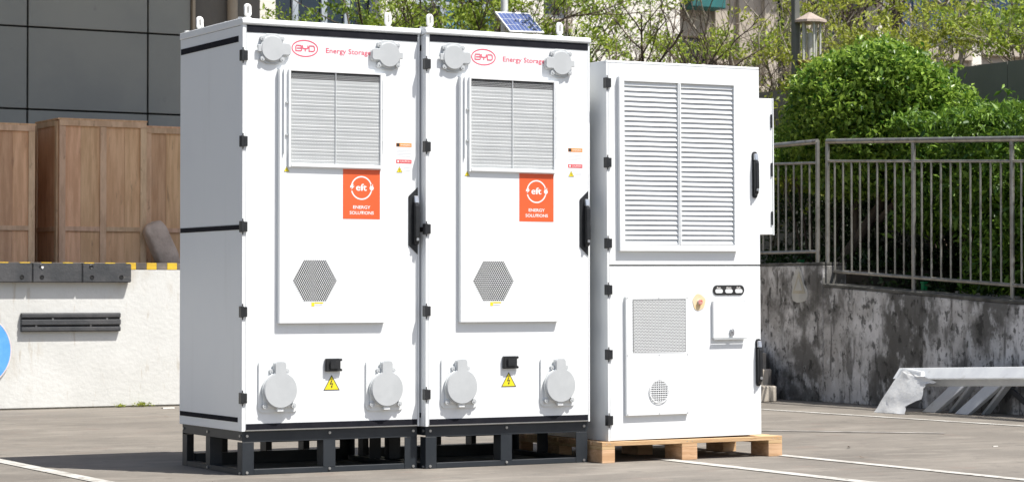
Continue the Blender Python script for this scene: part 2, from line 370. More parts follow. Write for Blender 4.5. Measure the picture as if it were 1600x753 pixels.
sg = thing('round_sign', 'round blue sign with faded pale rim on the white dock wall at left edge', 'sign', (.775,7.345,.4835))
MB().cyly(0,0,.297,-.010,-.002,64).build('sign_face', 'blue', sg)
rg = MB(); rg.ribbon([(.300*math.cos(2*math.pi*i/72), .300*math.sin(2*math.pi*i/72)) for i in range(72)], .010, -.0112, closed=True)
rg.build('rim', 'pinkrim', sg)

# ---------------------------------------------------------------- panelled warehouse above the dock
wh = thing('warehouse', 'grey panelled warehouse wall with black joints behind the crates', 'building', (0,9.5,0))
MB().box(-14,3.49,.06,.5,1.2,6.38).build('wall', 'facadej', wh); MB().box(-14,4.203,-.03,.5,6.61,8).build('upper_wall', 'facade', wh)
xs = [-4.0,-2.9,-1.74,-.58,.742,1.9,3.058,3.49]; zs = [1.2,1.87,2.62,3.372,4.122,4.87,5.62,6.37]
for i in range(0, len(xs)-1):
    for j in range(len(zs)-1):
        MB().box(xs[i]+.009,xs[i+1]-.009,.0+.002*((i+j)%2),.058,zs[j]+.008,zs[j+1]-.008).build('facade_panel', 'facade', wh, bevel=.003)
MB().box(-14,-4.01,.0,.058,1.21,6.3).build('facade_panel', 'facade', wh)
MB().box(3.492,3.520,-.03,.06,1.2,6.38).build('corner_trim', 'tan', wh, bevel=.003)
MB().box(3.522,4.203,.03,.5,1.2,6.38).build('end_wall', 'greywall', wh)
MB().tube([(3.895,-.03,1.2),(3.895,-.03,6.39)], .05, 16).build('downpipe', 'tan', wh, smooth=True)
MB().box(-14,5.9,-4.55,-.04,6.40,6.60).build('shade_canopy', 'dock', wh, bevel=.01)  # unseen canopy; reach, height and pale underside shaped for the light below

# ---------------------------------------------------------------- crates on the dock
def crate(x0, x1, y0, y1, z1, label, split=(), right=True):
    z0 = 1.199; t = .018
    c = thing('wooden_crate', label, 'crate', (x0, y0, z0), group='tall wooden crates on the dock'); w = x1-x0; d = y1-y0; h = z1-z0
    zb = [(0,.30),(.33,h)] ; nb = 3
    cols = [0]+[w*s for s in split]+[w]
    for i in range(len(cols)-1):
        a, b = cols[i], cols[i+1]
        n = max(1, round((b-a)/.2))
        for k in range(n):
            MB().box(a+(b-a)*k/n+.0008, a+(b-a)*(k+1)/n-.0008, .004*random.random()+.001, .02, .0, h-.004).build('board', 'crate', c)
        bw = .030
        MB().box(a+bw, b-bw, -.014, .0, .285, .325).build('batten', 'crateb', c, bevel=.001)
    for i, s in enumerate(cols):
        a = min(max(s-.028, 0), w-.056)
        MB().box(a, a+.056, -.016, .0, 0, h-.052).build('batten', 'crateb', c, bevel=.001)
    MB().box(0, w, -.018, .0, h-.050, h).build('batten', 'crateb', c, bevel=.001)
    for (xa, xb) in ((.002,.02),(w-.02,w-.002)):
        MB().box(xa, xb, .022, d, 0, h-.004).build('side_board', 'crate', c)
    for ya in (.02, d-.06):
        MB().box(-.014, .0, ya, ya+.055, 0, h-.01).build('batten', 'crateb', c, bevel=.001)
    MB().box(-.013, .0, .08, d-.065, h-.05, h-.002).build('batten', 'crateb', c, bevel=.001)
    MB().box(-.013, .0, .08, d-.065, .285, .325).build('batten', 'crateb', c, bevel=.001)
    MB().box(.021, w-.021, d-.02, d, 0, h-.004).build('back_board', 'crate', c)
    MB().box(-.01, w+.01, -.012, d, h+.0005, h+.016).build('top_board', 'crate', c, bevel=.001)
    return c
crate(1.795,2.590,8.30,8.93,2.445,'tallest wooden crate, middle of the dock, two panels wide and complete in view',(.5,))
crate(.98,1.578,8.30,8.95,2.385,'wooden crate at the left edge of the photo, reddish brown front',(.35,))
crate(2.625,3.42,8.42,9.1,2.412,'wooden crate half hidden behind the tall white cabinet, with the sack leaning by it',(.5,))
# thin sheet packed between the crates
cr = thing('wooden_crate', 'narrow dark wooden crate set back in the gap between two larger crates', 'crate', (1.60,8.98,1.199), group='tall wooden crates on the dock')
MB().box(.0,.17,0,.35,0,1.19).build('board', 'crate', cr); MB().box(-.012,.182,-.016,-.001,1.13,1.19).build('batten', 'crateb', cr, bevel=.001)
MB().box(-.005,.05,-.016,-.001,0,1.128).build('batten', 'crateb', cr, bevel=.001)

# sack leaning against the crates
def blob(name, c, rx, ry, rz, m, ax, n1=20, n2=28, e=.55, amp=.05, seed=1):
    rnd = random.Random(seed); ph = [rnd.uniform(0,6.28) for _ in range(6)]
    v = []; f = []
    sg_ = lambda a: (abs(a)**e)*(1 if a >= 0 else -1)
    for i in range(n1+1):
        th = -math.pi/2+math.pi*i/n1
        for j in range(n2):
            fi = 2*math.pi*j/n2
            k = 1+amp*(math.sin(3*fi+ph[0]+2*th)+.6*math.sin(7*fi+ph[1]-3*th)+.5*math.sin(5*th*2+ph[2]+fi))
            v.append(Vector((sg_(math.cos(th))*sg_(math.cos(fi))*rx*k, sg_(math.cos(th))*sg_(math.sin(fi))*ry*k, sg_(math.sin(th))*rz*(1+.3*(k-1)))))
    for i in range(n1):
        for j in range(n2): f.append((i*n2+j, i*n2+(j+1)%n2, (i+1)*n2+(j+1)%n2, (i+1)*n2+j))
    mtx = Matrix.Rotation(ax[1], 4, 'Y') @ Matrix.Rotation(ax[0], 4, 'X')
    b_ = MB(); b_.add([mtx @ p for p in v], f); o = b_.build(name, m, None, smooth=True); o.location = c; return o
sk = blob('sack', (2.70,8.20,1.36), .105, .07, .225, 'sack', (0, R(-27)), e=.5, amp=.03)
tag(sk, 'brown grey stuffed sack leaning against the crates by the white cabinet', 'sack')

# ---------------------------------------------------------------- retaining wall and steps
rw = thing('retaining_wall', 'mould stained concrete retaining wall under the steel railing', 'wall', (7.67,0,0))
sl_ = lambda y: 1.030+(y-5.19)*.0567
MB().prismx([(-8,0),(-8,sl_(-8)-.03),(5.225,sl_(5.225)-.03),(5.225,0)], 0, .26).build('wall_body', 'mould', rw, bevel=.006)
MB().prismx([(-8,sl_(-8)-.029),(-8,sl_(-8)),(5.225,sl_(5.225)),(5.225,sl_(5.225)-.029)], -.004, .262).build('coping', 'mouldcap', rw, bevel=.006)
MB().box(0,.26,5.228,7.34,0,1.19).build('wall_body', 'mould', rw, bevel=.006)
MB().box(-.003,.262,5.228,7.34,1.191,1.216).build('coping', 'mouldcap', rw, bevel=.004)
pp = [(5.60,1.165),(5.565,1.175),(5.53,1.13),(5.50,1.03),(5.455,.98),(5.44,.93),(5.46,.885),(5.52,.87),(5.60,.862),(5.66,.88),(5.68,.93),(5.665,1.0),(5.68,1.05),(5.65,1.10)]
MB().prismx(pp, -.006, -.0005).build('flaked_patch', 'patch', rw)
MB().prismx([(5.47,.945),(5.66,.945),(5.562,1.14)], -.012, -.0065).build('warning_plate', 'patch2', rw, bevel=.002)
MB().prismx([(5.51,.970),(5.62,.970),(5.563,1.085)], -.0155, -.0125).build('warning_plate', 'patch', rw)
st = thing('concrete_steps', 'worn concrete steps in the shade beside the stained wall', 'steps', (5.9,5.45,0))
for i in range(8):
    MB().box(0, 1.70 if i > 1 else (1.44+.13*i), .26*i, .26*(i+1)-.003 if i < 7 else 1.895, 0, .138*(i+1) if i < 7 else 1.13).build('step', 'step', st, bevel=.008)

# ---------------------------------------------------------------- railings
def railing(name, label, y0, y1, top, mid, bot, posts, bals, zpost):
    rl = thing(name, label, 'railing', (7.79, 0, 0), group='stainless steel railings on the retaining wall')
    MB().tube([(0,y0,top(y0)),(0,y1,top(y1))], .024, 14).build('handrail', 'steel', rl, smooth=True)
    MB().tube([(0,y0,mid(y0)),(0,y1,mid(y1))], .0125, 10).build('rail', 'steel', rl, smooth=True)
    MB().tube([(0,y0,bot(y0)),(0,y1,bot(y1))], .0165, 10).build('rail', 'steel', rl, smooth=True)
    for y in posts: MB().tube([(0,y,zpost(y)),(0,y,top(y)-.005)], .019, 12).build('post', 'steel', rl, smooth=True); 
    for y in bals: MB().tube([(0,y,bot(y)),(0,y,mid(y))], .0085, 8).build('baluster', 'steel', rl, smooth=True)
    return rl
posts = [5.315,4.132,2.91,1.69,.47]
bals = []
for a, b in zip(posts[:-1], posts[1:]):
    bals += [a+(b-a)*(i+.88)/9.95 for i in range(9)]
railing('railing', 'long stainless railing stepping down to the right above the stained wall', 5.315, .40,
        lambda y: 2.278+(y-5.315)*.0475, lambda y: 2.104+(y-5.315)*.048, lambda y: 1.143+(y-5.315)*.055, posts, bals, sl_)
railing('railing', 'short stainless railing on the higher wall beside the louvred cabinet', 5.459, 7.8,
        lambda y: 2.284-(y-5.459)*.002, lambda y: 2.096+(y-5.459)*.03, lambda y: 1.313, [5.459,6.65,7.8],
        [5.459+.118*(i+1) for i in range(9)]+[6.65+.118*(i+.9) for i in range(9)], lambda y: 1.216)
for (yy, z0, h, lb) in ((6.02,1.215,.10,'small green post by the stained wall under the short railing'),(4.28,1.0,.11,'small green post behind the long railing, by its second post')):
    o = MB().box(-.02,.02,-.02,.02,0,h).box(-.025,.025,-.025,.025,h,h+.012).build('green_post', 'green', bevel=.003); o.location = (8.02,yy,z0-.08)
    tag(o, lb, 'post', 'small green posts')

# ---------------------------------------------------------------- buildings behind
ob = thing('office_building', 'cream rendered building with wide columns and dark windows behind the trees', 'building', (0,20,0))
MB().box(3,16,.5,8,0,10).build('wall', 'greywall', ob)
for (a, b) in ((3,8.96),(10.65,11.23),(12.88,13.44),(13.93,15.94)):
    MB().box(a, b, 0, .495, 0, 10).build('wall_column', 'cream', ob, bevel=.01)
for (a, b, zl) in ((8.96,10.65,4.1),(11.23,12.88,4.3),(13.44,13.93,4.95)):
    MB().box(a+.002, b-.002, .06, .49, 0, zl).build('wall_panel', 'cream', ob)
    MB().box(a+.002, b-.002, .06, .49, 7.0, 10).build('wall_panel', 'cream', ob)
MB().box(13.442,13.928,-.05,.058,5.0,5.16).build('ledge', 'taupe', ob, bevel=.01)
def window(parent, x0, x1, z0, z1, y, mul, trans, glass='glass', curtains=()):
    f = MB(); w = .07
    f.box(x0,x0+w,y-.05,y+.03,z0,z1); f.box(x1-w,x1,y-.05,y+.03,z0,z1)
    f.box(x0+w,x1-w,y-.05,y+.03,z0,z0+w); f.box(x0+w,x1-w,y-.05,y+.03,z1-w,z1)
    f.build('window_frame', 'winf', parent)
    xs_ = [x0+w]+[v for m_ in mul for v in (m_-.045, m_+.045)]+[x1-w]; zz = [z0+w]+[v for t in trans for v in (t-.035, t+.035)]+[z1-w]
    for m_ in mul: MB().box(m_-.045,m_+.045,y-.045,y+.028,z0+w,z1-w).build('mullion', 'winf', parent)
    for i in range(0, len(xs_), 2):
        for t in trans: MB().box(xs_[i],xs_[i+1],y-.04,y+.025,t-.035,t+.035).build('transom', 'winf', parent)
        for j in range(0, len(zz), 2):
            MB().box(xs_[i],xs_[i+1],y,y+.015,zz[j],zz[j+1]).build('window_pane', glass, parent)
    for (a, b, c, d) in curtains: MB().box(a,b,y-.012,y-.003,c,d).build('curtain', 'curtain', parent)
window(ob, 8.962,10.648,4.1,7.0,.25,(9.365,9.83,10.2),(5.47,))
window(ob, 11.232,12.878,4.3,7.0,.25,(11.80,12.36),(5.30,6.2),'glass',((11.86,12.05,4.6,5.24),(12.08,12.30,4.85,5.2),(12.42,12.62,4.7,5.24),(12.15,12.32,5.36,5.6),(11.86,12.0,5.36,5.5)))
window(ob, 13.442,13.928,5.17,7.0,.25,(),())
wg = thing('office_wing', 'taupe stone office wing with blue windows behind the lamp and round bush', 'building', (0,24,0))
MB().box(15.9,40,.5,9,0,11).build('wall', 'taupe', wg)
cols = [(15.9,18.6,0),(19.34,19.64,0),(19.86,20.19,0),(20.43,20.72,0),(21.08,21.8,0),(23.0,23.55,0),(25.3,25.55,0)]
prev = 18.6
for (a, b, q) in cols: MB().box(a,b,.0,.498,0,11).build('stone_column', 'taupe' if a < 22 else 'cream', wg, bevel=.01)
for (a, b, zl, zh, gl) in ((18.602,19.338,5.05,5.55,'glass'),(19.642,19.858,4.7,5.5,'glass'),(20.192,20.428,4.7,5.5,'glass'),(20.722,21.078,4.7,7,'glass'),(21.802,22.998,5.3,7.5,'glass'),(23.552,25.298,5.62,7.5,'bglass'),(25.552,29,5.75,7.5,'bglass')):
    MB().box(a,b,.10,.49,0,zl).build('wall_panel', 'taupe', wg)
    MB().box(a,b,-.04,.098,zl-.22,zl).build('sill', 'taupe', wg, bevel=.01)
    MB().box(a,b,.3,.32,zl,zh).build('window_pane', gl, wg)
    MB().box(a,b,.10,.49,zh,11).build('wall_panel', 'taupe', wg)
    if b-a > 1:
        for k in range(1, int((b-a)/.55)): MB().box(a+k*.55,a+k*.55+.05,.26,.299,zl,zh).build('mullion', 'winf', wg)
MB().box(18.602,19.338,-.35,.098,6.02,6.7).build('awning', 'teal', wg, bevel=.02)
MB().box(15.95,40,-1.0,-.06,8.2,8.5).build('shade_overhang', 'taupe', wg)  # unseen slab added above the windows to cast shade on the wing
gw = thing('garden_wall', 'plain dark grey garden wall between the round bush and the office', 'wall', (10,0,0))
MB().box(0,.198,-6,5.48,0,3.1).build('wall_body', 'greywall', gw)
MB().box(0.004,.198,5.492,12.2,0,3.1).build('wall_body', 'greywall', gw)

# ---------------------------------------------------------------- plants
rng = np.random.default_rng(11)
def leaves(name, C, size, m, parent=None, aspect=.42, up=.35, seed=0, jit=.35):
    rg_ = np.random.default_rng(seed+5); n = len(C)
    d = rg_.normal(size=(n,3)); d[:,2] -= .25; d /= np.linalg.norm(d,axis=1)[:,None]
    q = rg_.normal(size=(n,3)); q[:,2] += up*3; s_ = np.cross(d, q); s_ /= np.linalg.norm(s_,axis=1)[:,None]+1e-9
    nn = np.cross(s_, d)
    L_ = size*(1+jit*rg_.normal(size=n).clip(-1.5,2))[:,None]; Wd = L_*aspect
    base = C-d*L_*.5; tip = C+d*L_*.5-nn*L_*.08; mid = C-d*L_*.03
    a = mid+s_*Wd*.5+nn*L_*.07; b = mid-s_*Wd*.5+nn*L_*.07
    V = np.stack([base,a,tip,b],1).reshape(-1,3)
    i = np.arange(n)*4
    F = np.stack([i,i+1,i+2,i,i+2,i+3],1).reshape(-1)
    me = bpy.data.meshes.new(name); me.vertices.add(len(V)); me.vertices.foreach_set('co', V.astype(np.float32).ravel())
    me.loops.add(len(F)); me.loops.foreach_set('vertex_index', F.astype(np.int32))
    me.polygons.add(len(F)//3); me.polygons.foreach_set('loop_start', np.arange(0,len(F),3,dtype=np.int32))
    me.update(calc_edges=True); me.materials.append(M[m]); me.validate()
    return obj(name, me, parent)
def tree(label, x, y, z0, h, rx, rz, n, size, lm, bark='bark', seed=1, stems=3, thick=.035, sparse=1.0, fan=.5, zc=None, cat='tree', name='tree', group='slender trees behind the cabinets'):
    rd = random.Random(seed); t = thing(name, label, cat, (x,y,z0), group=group)
    tips = []; tb = MB()
    def grow(p, d, L_, r, lev):
        P = [p]; k = 5; q = p; dd = d
        for i in range(k):
            dd = (dd+Vector((rd.gauss(0,.13),rd.gauss(0,.13),rd.gauss(0.02,.07)))).normalized(); q = q+dd*L_/k; P.append(q)
        tb.tube(P, [r*(1-.55*i/k) for i in range(k+1)], 6 if lev < 2 else 4)
        if lev >= 1: tips.extend(P[2:])
        if lev < 3:
            for c in range(rd.randint(3,4) if lev < 2 else 3):
                i = rd.randint(2 if lev else 3, k); a = P[i]
                nd = (dd+Vector((rd.gauss(0,.62),rd.gauss(0,.62),rd.gauss(.15,.35)))).normalized()
                grow(a, nd, L_*rd.uniform(.42,.68), r*.5, lev+1)
    for s_ in range(stems):
        a = rd.uniform(0,6.28); f_ = fan*rd.uniform(.3,1)
        grow(Vector((.04*math.cos(a),.04*math.sin(a),0)), Vector((f_*math.cos(a),f_*math.sin(a),1)).normalized(), h*rd.uniform(.45,.6), thick*rd.uniform(.7,1), 0)
    T = np.array([tuple(p) for p in tips])
    T = T[T[:,2] > h*.22]
    rg_ = np.random.default_rng(seed)
    cl = T[rg_.integers(0,len(T),max(24,int(n/50*sparse)))]+rg_.normal(size=(max(24,int(n/50*sparse)),3))*[rx*.20,rx*.20,rz*.10]
    C = cl[rg_.integers(0,len(cl),n)]+rg_.normal(size=(n,3))*[.085,.085,.045]
    tb.build('trunk', bark, t, smooth=True)
    leaves('crown', C, size, lm, t, seed=seed); return t
G1 = 1.15
tree('dense dark olive tree just right of the blue framed window', 7.12,13.3,G1,4.6,.8,1.6,14580,.060,'lf_tree2',seed=3,stems=5,fan=.28)
tree('leafy tree rising behind the left tall white cabinet, in front of a cream column', 7.45,12.4,G1,4.6,.9,1.6,6559,.055,'lf_tree',seed=4,stems=4,fan=.4)
tree('tree in front of the blue curtained window, left of the white pole', 8.25,13.0,G1,4.6,.9,1.6,3882,.055,'lf_tree',seed=5,stems=5,fan=.45)
tree('tree behind the small solar panel', 9.05,12.2,G1,4.4,.9,1.5,3750,.055,'lf_tree',seed=6,stems=4,fan=.45)
tree('olive tree in front of the narrow dark window, right of the solar panel', 9.75,13.4,G1,4.6,.8,1.5,4629,.055,'lf_tree2',seed=7,stems=4,fan=.35)
tree('tree with stems fanning out from behind the louvred cabinet, against the widest cream column', 10.15,12.0,G1,4.3,1.1,1.5,1589,.052,'lf_tree',bark='bark',seed=8,stems=7,fan=.75,thick=.04)
tree('tree with a slanting dark trunk left of the pale stemmed tree', 11.9,12.4,G1,4.4,1.0,1.5,1656,.06,'lf_tree3',seed=9,stems=4,fan=.6,thick=.05)
tree('pale stemmed tree rising behind the right end of the louvred cabinet', 12.35,13.0,G1,4.6,1.0,1.6,2914,.055,'lf_tree',bark='barkp',seed=10,stems=6,fan=.5)
tree('dense yellow green tree just left of the garden lamp', 12.9,12.6,G1,4.4,.9,1.6,5148,.058,'lf_tree3',bark='barkp',seed=12,stems=5,fan=.4)
tree('olive tree directly behind the garden lamp lantern', 14.1,13.6,2.95,3.4,1.0,1.2,1676,.058,'lf_tree2',seed=13,stems=5,fan=.5)
tree('thick dark trunked tree above the round bush', 14.5,13.0,2.95,3.6,1.1,1.3,990,.058,'lf_tree2',bark='bark',seed=14,stems=2,fan=.15,thick=.10)
tree('bare pale branched tree above the right side of the round bush', 14.9,12.5,2.95,3.4,1.2,1.3,1468,.06,'lf_tree3',bark='barkp',seed=15,stems=3,fan=.35,thick=.05)
tree('loose leafy tree at the top right corner of the photo', 16.0,11.3,2.95,2.6,.9,1.0,1729,.07,'lf_tree2',seed=16,stems=4,fan=.6)

def mass(cx, cy, cz, rx, ry, rz, n, seed, surf=.55, lump=.16, floor=None, boxy=1.0):
    r_ = np.random.default_rng(seed); u = r_.normal(size=(n,3)); u /= np.linalg.norm(u,axis=1)[:,None]
    lob = r_.normal(size=(26,3)); lob /= np.linalg.norm(lob,axis=1)[:,None]
    k = 1+lump*np.max(np.clip((u@lob.T-.80)/.20,0,1)*r_.uniform(.3,1,size=26),axis=1)-lump*.5
    rad = np.where(r_.random(n) < surf, r_.normal(.97,.045,n), r_.random(n)**.45)*k
    uu = np.sign(u)*np.abs(u)**boxy if boxy != 1 else u
    if boxy != 1: uu = uu/np.max(np.abs(uu),axis=1)[:,None]*(.85+.15*np.linalg.norm(u,axis=1)[:,None])
    P = uu*rad[:,None]*[rx,ry,rz]+[cx,cy,cz]
    ns = max(12, n//260); k2 = r_.integers(0, n, ns); P[:ns*14] = (np.repeat(P[k2]+u[k2]*r_.uniform(.01,.10,(ns,1)), 14, 0)+r_.normal(size=(ns*14,3))*.035)   # sprigs standing proud
    if floor is not None: P = P[P[:,2] > floor]
    return P
# the big round bush
bs = thing('round_bush', 'large round glossy green bush behind the railing, right of the garden lamp', 'bush', (8.70,5.74,1.0))
P = np.concatenate([mass(0,0,1.50,.74,.92,.74,34000,21,lump=.30,floor=.78), mass(0,-.45,1.55,.45,.42,.48,5000,27,lump=.3), mass(-.1,-.35,1.62,.42,.48,.46,5000,22,lump=.3), mass(0,.45,1.5,.42,.46,.42,5000,23,lump=.3), mass(.0,.05,1.95,.38,.42,.33,4500,24,lump=.3), mass(-.35,-.1,1.05,.3,.5,.25,2500,25,lump=.3)]); leaves('crown', P, .052, 'lf_bush', bs, aspect=.52, up=.9, seed=21)
tb = MB(); tb.tube([(-.28,.30,-.1),(-.24,.28,.2),(-.15,.16,.42),(.02,.02,.75),(.05,0,1.2)], [.07,.06,.055,.045,.03], 10)
tb.tube([(-.15,.16,.42),(-.05,.28,.7),(.1,.35,1.2)], [.04,.035,.02], 8); tb.tube([(-.02,.0,.6),(.1,-.3,.9),(.15,-.45,1.3)], [.035,.03,.02], 8)
tb.build('trunk', 'bark', bs, smooth=True)
# hedges: one rounded clump after another, each a plant of its own
def hedge(label, cx, cy, zb, rx, ry, zt, n, m, size, seed, dens=.5, low=0):
    h = thing('hedge_shrub', label, 'shrub', (cx,cy,zb), group='shrubs behind the railing')
    hh = zt-zb; P = mass(0,0,hh*(.5+low*.5),rx,ry,hh*(.5-low*.5),n,seed,surf=dens,lump=.22,boxy=.6)
    leaves('foliage', P, size, m, h, aspect=.36, up=.6, seed=seed)
    s_ = MB(); rd = random.Random(seed)
    for i in range(7):
        a = rd.uniform(0,6.28); s_.tube([(.1*math.cos(a),.1*math.sin(a),-.05),(.2*math.cos(a),.25*math.sin(a),hh*.4),(rx*.6*math.cos(a),ry*.6*math.sin(a),hh*.85)], [.014,.010,.005], 5)
    s_.build('stem', 'bark', h, smooth=True); return h
hedge('bright green shrub in the far right behind the railing, nearest the edge of the photo', 8.70,3.30,.85,.60,.66,2.44,16000,'lf_hedge',.075,31,low=.05)
hedge('bright green shrub right of the round bush behind the railing', 8.8,4.40,.9,.6,.62,2.50,14000,'lf_hedge',.075,32,low=.40)
hedge('tall shrub between the two right hand shrubs and the grey garden wall', 9.45,3.9,.9,.5,.85,2.62,12000,'lf_hedge',.07,33,low=.72)
hedge('low green shrub below and left of the round bush, by the louvred cabinet', 8.9,6.95,1.1,.6,.75,2.48,12000,'lf_hedge',.06,34,low=.72)
hedge('shaded dark shrub under the right part of the railing', 8.55,2.2,.8,.6,.65,2.40,10000,'lf_hedge',.07,35,low=.15)
hedge('shrub with leaves coloured dark for the shade beneath the round bush', 9.5,5.4,.95,.4,.9,1.9,7000,'lf_shade',.06,36)
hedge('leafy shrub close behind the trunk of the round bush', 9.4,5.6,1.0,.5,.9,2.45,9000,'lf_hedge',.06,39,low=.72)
hedge('shrub with leaves coloured dark for shade, behind the short railing next to the louvred cabinet', 9.3,6.9,1.1,.5,.9,1.9,8000,'lf_shade',.06,37)
hedge('unseen shrub past the right end of the railing, added to block sun', 8.9,.9,.8,.7,.8,2.4,9000,'lf_hedge',.07,38,low=.1)  # out of view; continues the hedge to keep sun off the understorey
# loose shrubs on top of the grey garden wall
def shrub(label, x, y, z, rx, rz, n, m, seed, size=.06):
    t = tree(label, x, y, z, rz*2, rx, rz, n, size, m, bark='barkp', seed=seed, stems=7, fan=1.0, thick=.014, cat='shrub', name='loose_shrub', group='loose shrubs on the garden wall'); return t
shrub('loose yellow green shrub on the garden wall right of the round bush', 10.9,7.3,2.95,.6,.55,2083,'lf_tree3',41)
shrub('loose olive shrub on the garden wall below the blue windows', 11.2,6.7,2.95,.6,.55,2083,'lf_tree',42)
shrub('loose green shrub on the garden wall near the right edge', 11.3,5.8,2.95,.6,.6,1934,'lf_tree2',43)
shrub('loose shrub on the garden wall directly above the round bush', 11.0,8.4,2.95,.6,.5,1785,'lf_tree3',44)
shrub('twiggy yellow green shrub between the louvred cabinet and the garden lamp', 9.3,8.4,1.15,.5,1.05,4320,'lf_tree3',45)
shrub('low twiggy shrub just above the top corner of the louvred cabinet', 8.7,8.1,1.15,.45,.95,3120,'lf_tree',46)

# weeds at the foot of the dock and on the planting bed
C = np.concatenate([rng.normal(size=(110,3))*[.04,.012,.010]+[2.18,7.30,.022], rng.normal(size=(60,3))*[.02,.01,.006]+[2.0,7.31,.014]])
C[:,2] = np.abs(C[:,2]); tag(leaves('weeds', C, .022, 'lf_tree3', seed=51), 'small green weeds growing at the foot of the dock wall', 'weeds', kind='stuff')
C = np.stack([rng.uniform(7.95,9.9,5200), rng.uniform(.5,7.3,5200), np.zeros(5200)],1); C[:,2] = np.where(C[:,1] > 5.22, 1.19, sl_(C[:,1])-.05)+rng.random(5200)**2*.16
tag(leaves('ground_cover', C, .06, 'lf_shade', seed=52), 'low ground cover plants, leaves darkened for shade, along the foot of the railing', 'ground cover', kind='stuff')  # dark leaf colour stands for the shade behind the rail foot

# ---------------------------------------------------------------- garden lamp and solar pole
lp = thing('garden_lamp', 'grey post with a peaked lantern standing left of the round bush', 'lamp', (9.391,7.971,1.15))
MB().box(-.033,.033,-.033,.033,0,3.6).build('post', 'pole', lp, bevel=.006)
ax, ay = .125, -.070
MB().tube([(ax,ay,2.520),(ax,ay,2.545),(ax,ay,2.57),(ax,ay,2.60),(ax,ay,2.625)], [.176,.172,.12,.06,.02], 8).build('lantern_roof', 'lamp', lp)
MB().tube([(ax,ay,2.05),(ax,ay,2.085),(ax,ay,2.125),(ax,ay,2.135)], [.05,.10,.14,.14], 8).build('lantern_base', 'lampb', lp)
for i in range(6):
    t = 2*math.pi*i/6+.3; MB().box(-.009,.009,-.009,.009,2.135,2.522).build('lantern_bar', 'lampg', lp).location = (ax+.105*math.cos(t), ay+.105*math.sin(t), 0)
MB().tube([(ax,ay,2.15),(ax,ay,2.42)], .028, 12).build('lantern_bulb', 'lampg', lp, smooth=True)
MB().bar((0,0,2.10),(ax,ay,2.10),.02,.02).build('bracket', 'pole', lp); MB().bar((0,0,2.53),(ax,ay,2.53),.02,.02).build('bracket', 'pole', lp)

sp = thing('solar_pole', 'white pole carrying a small tilted solar panel above the second tall cabinet', 'pole', (7.714,11.0,1.15))
MB().tube([(0,0,0),(0,0,4.4)], .040, 16).build('pole', 'polew', sp, smooth=True)
pr = MB(); u0 = Vector((-.095,-.30,2.60)); ux = Vector((.425,-.0,.010)); uy = Vector((-.055,.24,.235))
nn = ux.cross(uy).normalized()
pr.add([u0,u0+ux,u0+ux+uy,u0+uy,u0-nn*.02,u0+ux-nn*.02,u0+ux+uy-nn*.02,u0+uy-nn*.02],[(0,1,2,3),(7,6,5,4),(0,4,5,1),(1,5,6,2),(2,6,7,3),(3,7,4,0)])
pf = pr.build('solar_panel', 'alu', sp)
for i in range(8):
    for j in range(3):
        a = (i+.05)/8*.94+.03; b = (i+.95)/8*.94+.03; c = (j+.025)/3*.90+.05; d = (j+.975)/3*.90+.05
        q = MB(); q.flatmesh = True; q.add([u0+ux*s+uy*t+nn*.0015 for s, t in ((a,c),(b,c),(b,d),(a,d))], [(0,1,2,3)]); q.build('solar_cell', 'cell', pf)
MB().bar((0,0,2.72),(.1,-.17,2.74),.03,.03).build('bracket', 'polew', sp)

# ---------------------------------------------------------------- white steel frame by the wall
def lean(o, k, h):
    me = o.data
    for v in me.vertices: v.co.x -= k*(h-v.co.z)
    return o
tr = thing('steel_trestle', 'low white steel frame with splayed legs, one wrapped in crinkled film, by the stained wall', 'frame', (7.2,3.6,0))
zt = lambda y: .348-y*.035
lean(MB().prismx([(-.06,zt(-.06)-.085),(-2.6,zt(-2.6)-.085),(-2.6,zt(-2.6)),(-.06,zt(-.06))], -.0, .03).build('beam', 'trestle', tr, bevel=.003), .8, .40)
MB().prismx([(-.16,zt(-.1)-.145),(-2.6,zt(-2.6)-.145),(-2.6,zt(-2.6)-.087),(-.10,zt(-.1)-.087)], .012, .04).build('beam_flange', 'trestle', tr, bevel=.003)
lean(MB().prismx([(-.055,.0),(-.24,.0),(-.47,.215),(-.40,.33),(-.16,.352),(-.13,.335)], -.075, -.030).build('leg', 'trestle', tr, bevel=.006, seg=2), .5, .36)
def wrap_sheet(edge_l, edge_r, x0, m, n, seed, amp):
    rd = random.Random(seed); v = []; f = []
    ev = lambda E, t: (lambda k, q: (E[k][0]*(1-q)+E[k+1][0]*q, E[k][1]*(1-q)+E[k+1][1]*q))(min(int(t*(len(E)-1)), len(E)-2), t*(len(E)-1)-min(int(t*(len(E)-1)), len(E)-2))
    for i in range(m+1):
        a = ev(edge_l, i/m); b = ev(edge_r, i/m)
        for j in range(n+1):
            q = j/n; z = a[1]*(1-q)+b[1]*q
            v.append((x0-.5*(.36-z)-amp*rd.random()-.018*math.sin(math.pi*q), a[0]*(1-q)+b[0]*q+rd.gauss(0,.005), max(.003, z+rd.gauss(0,.004))))
    for i in range(m):
        for j in range(n):
            A = i*(n+1)+j; f.append((A, A+1, A+n+2)) if rd.random() < .5 else f.append((A, A+1, A+n+1))
            f.append((A, A+n+2, A+n+1)) if len(f[-1]) and f[-1][2] == A+n+2 else f.append((A+1, A+n+2, A+n+1))
    q_ = MB(); q_.flatmesh = True; q_.add(v, f); return q_
wrap_sheet([(-.01,.0),(-.07,.17),(-.14,.335),(-.20,.340)], [(-.40,.0),(-.38,.06),(-.52,.13),(-.50,.235),(-.62,.26)], -.072, 12, 6, 5, .006).build('film_wrap', 'wrap', tr, smooth=True)
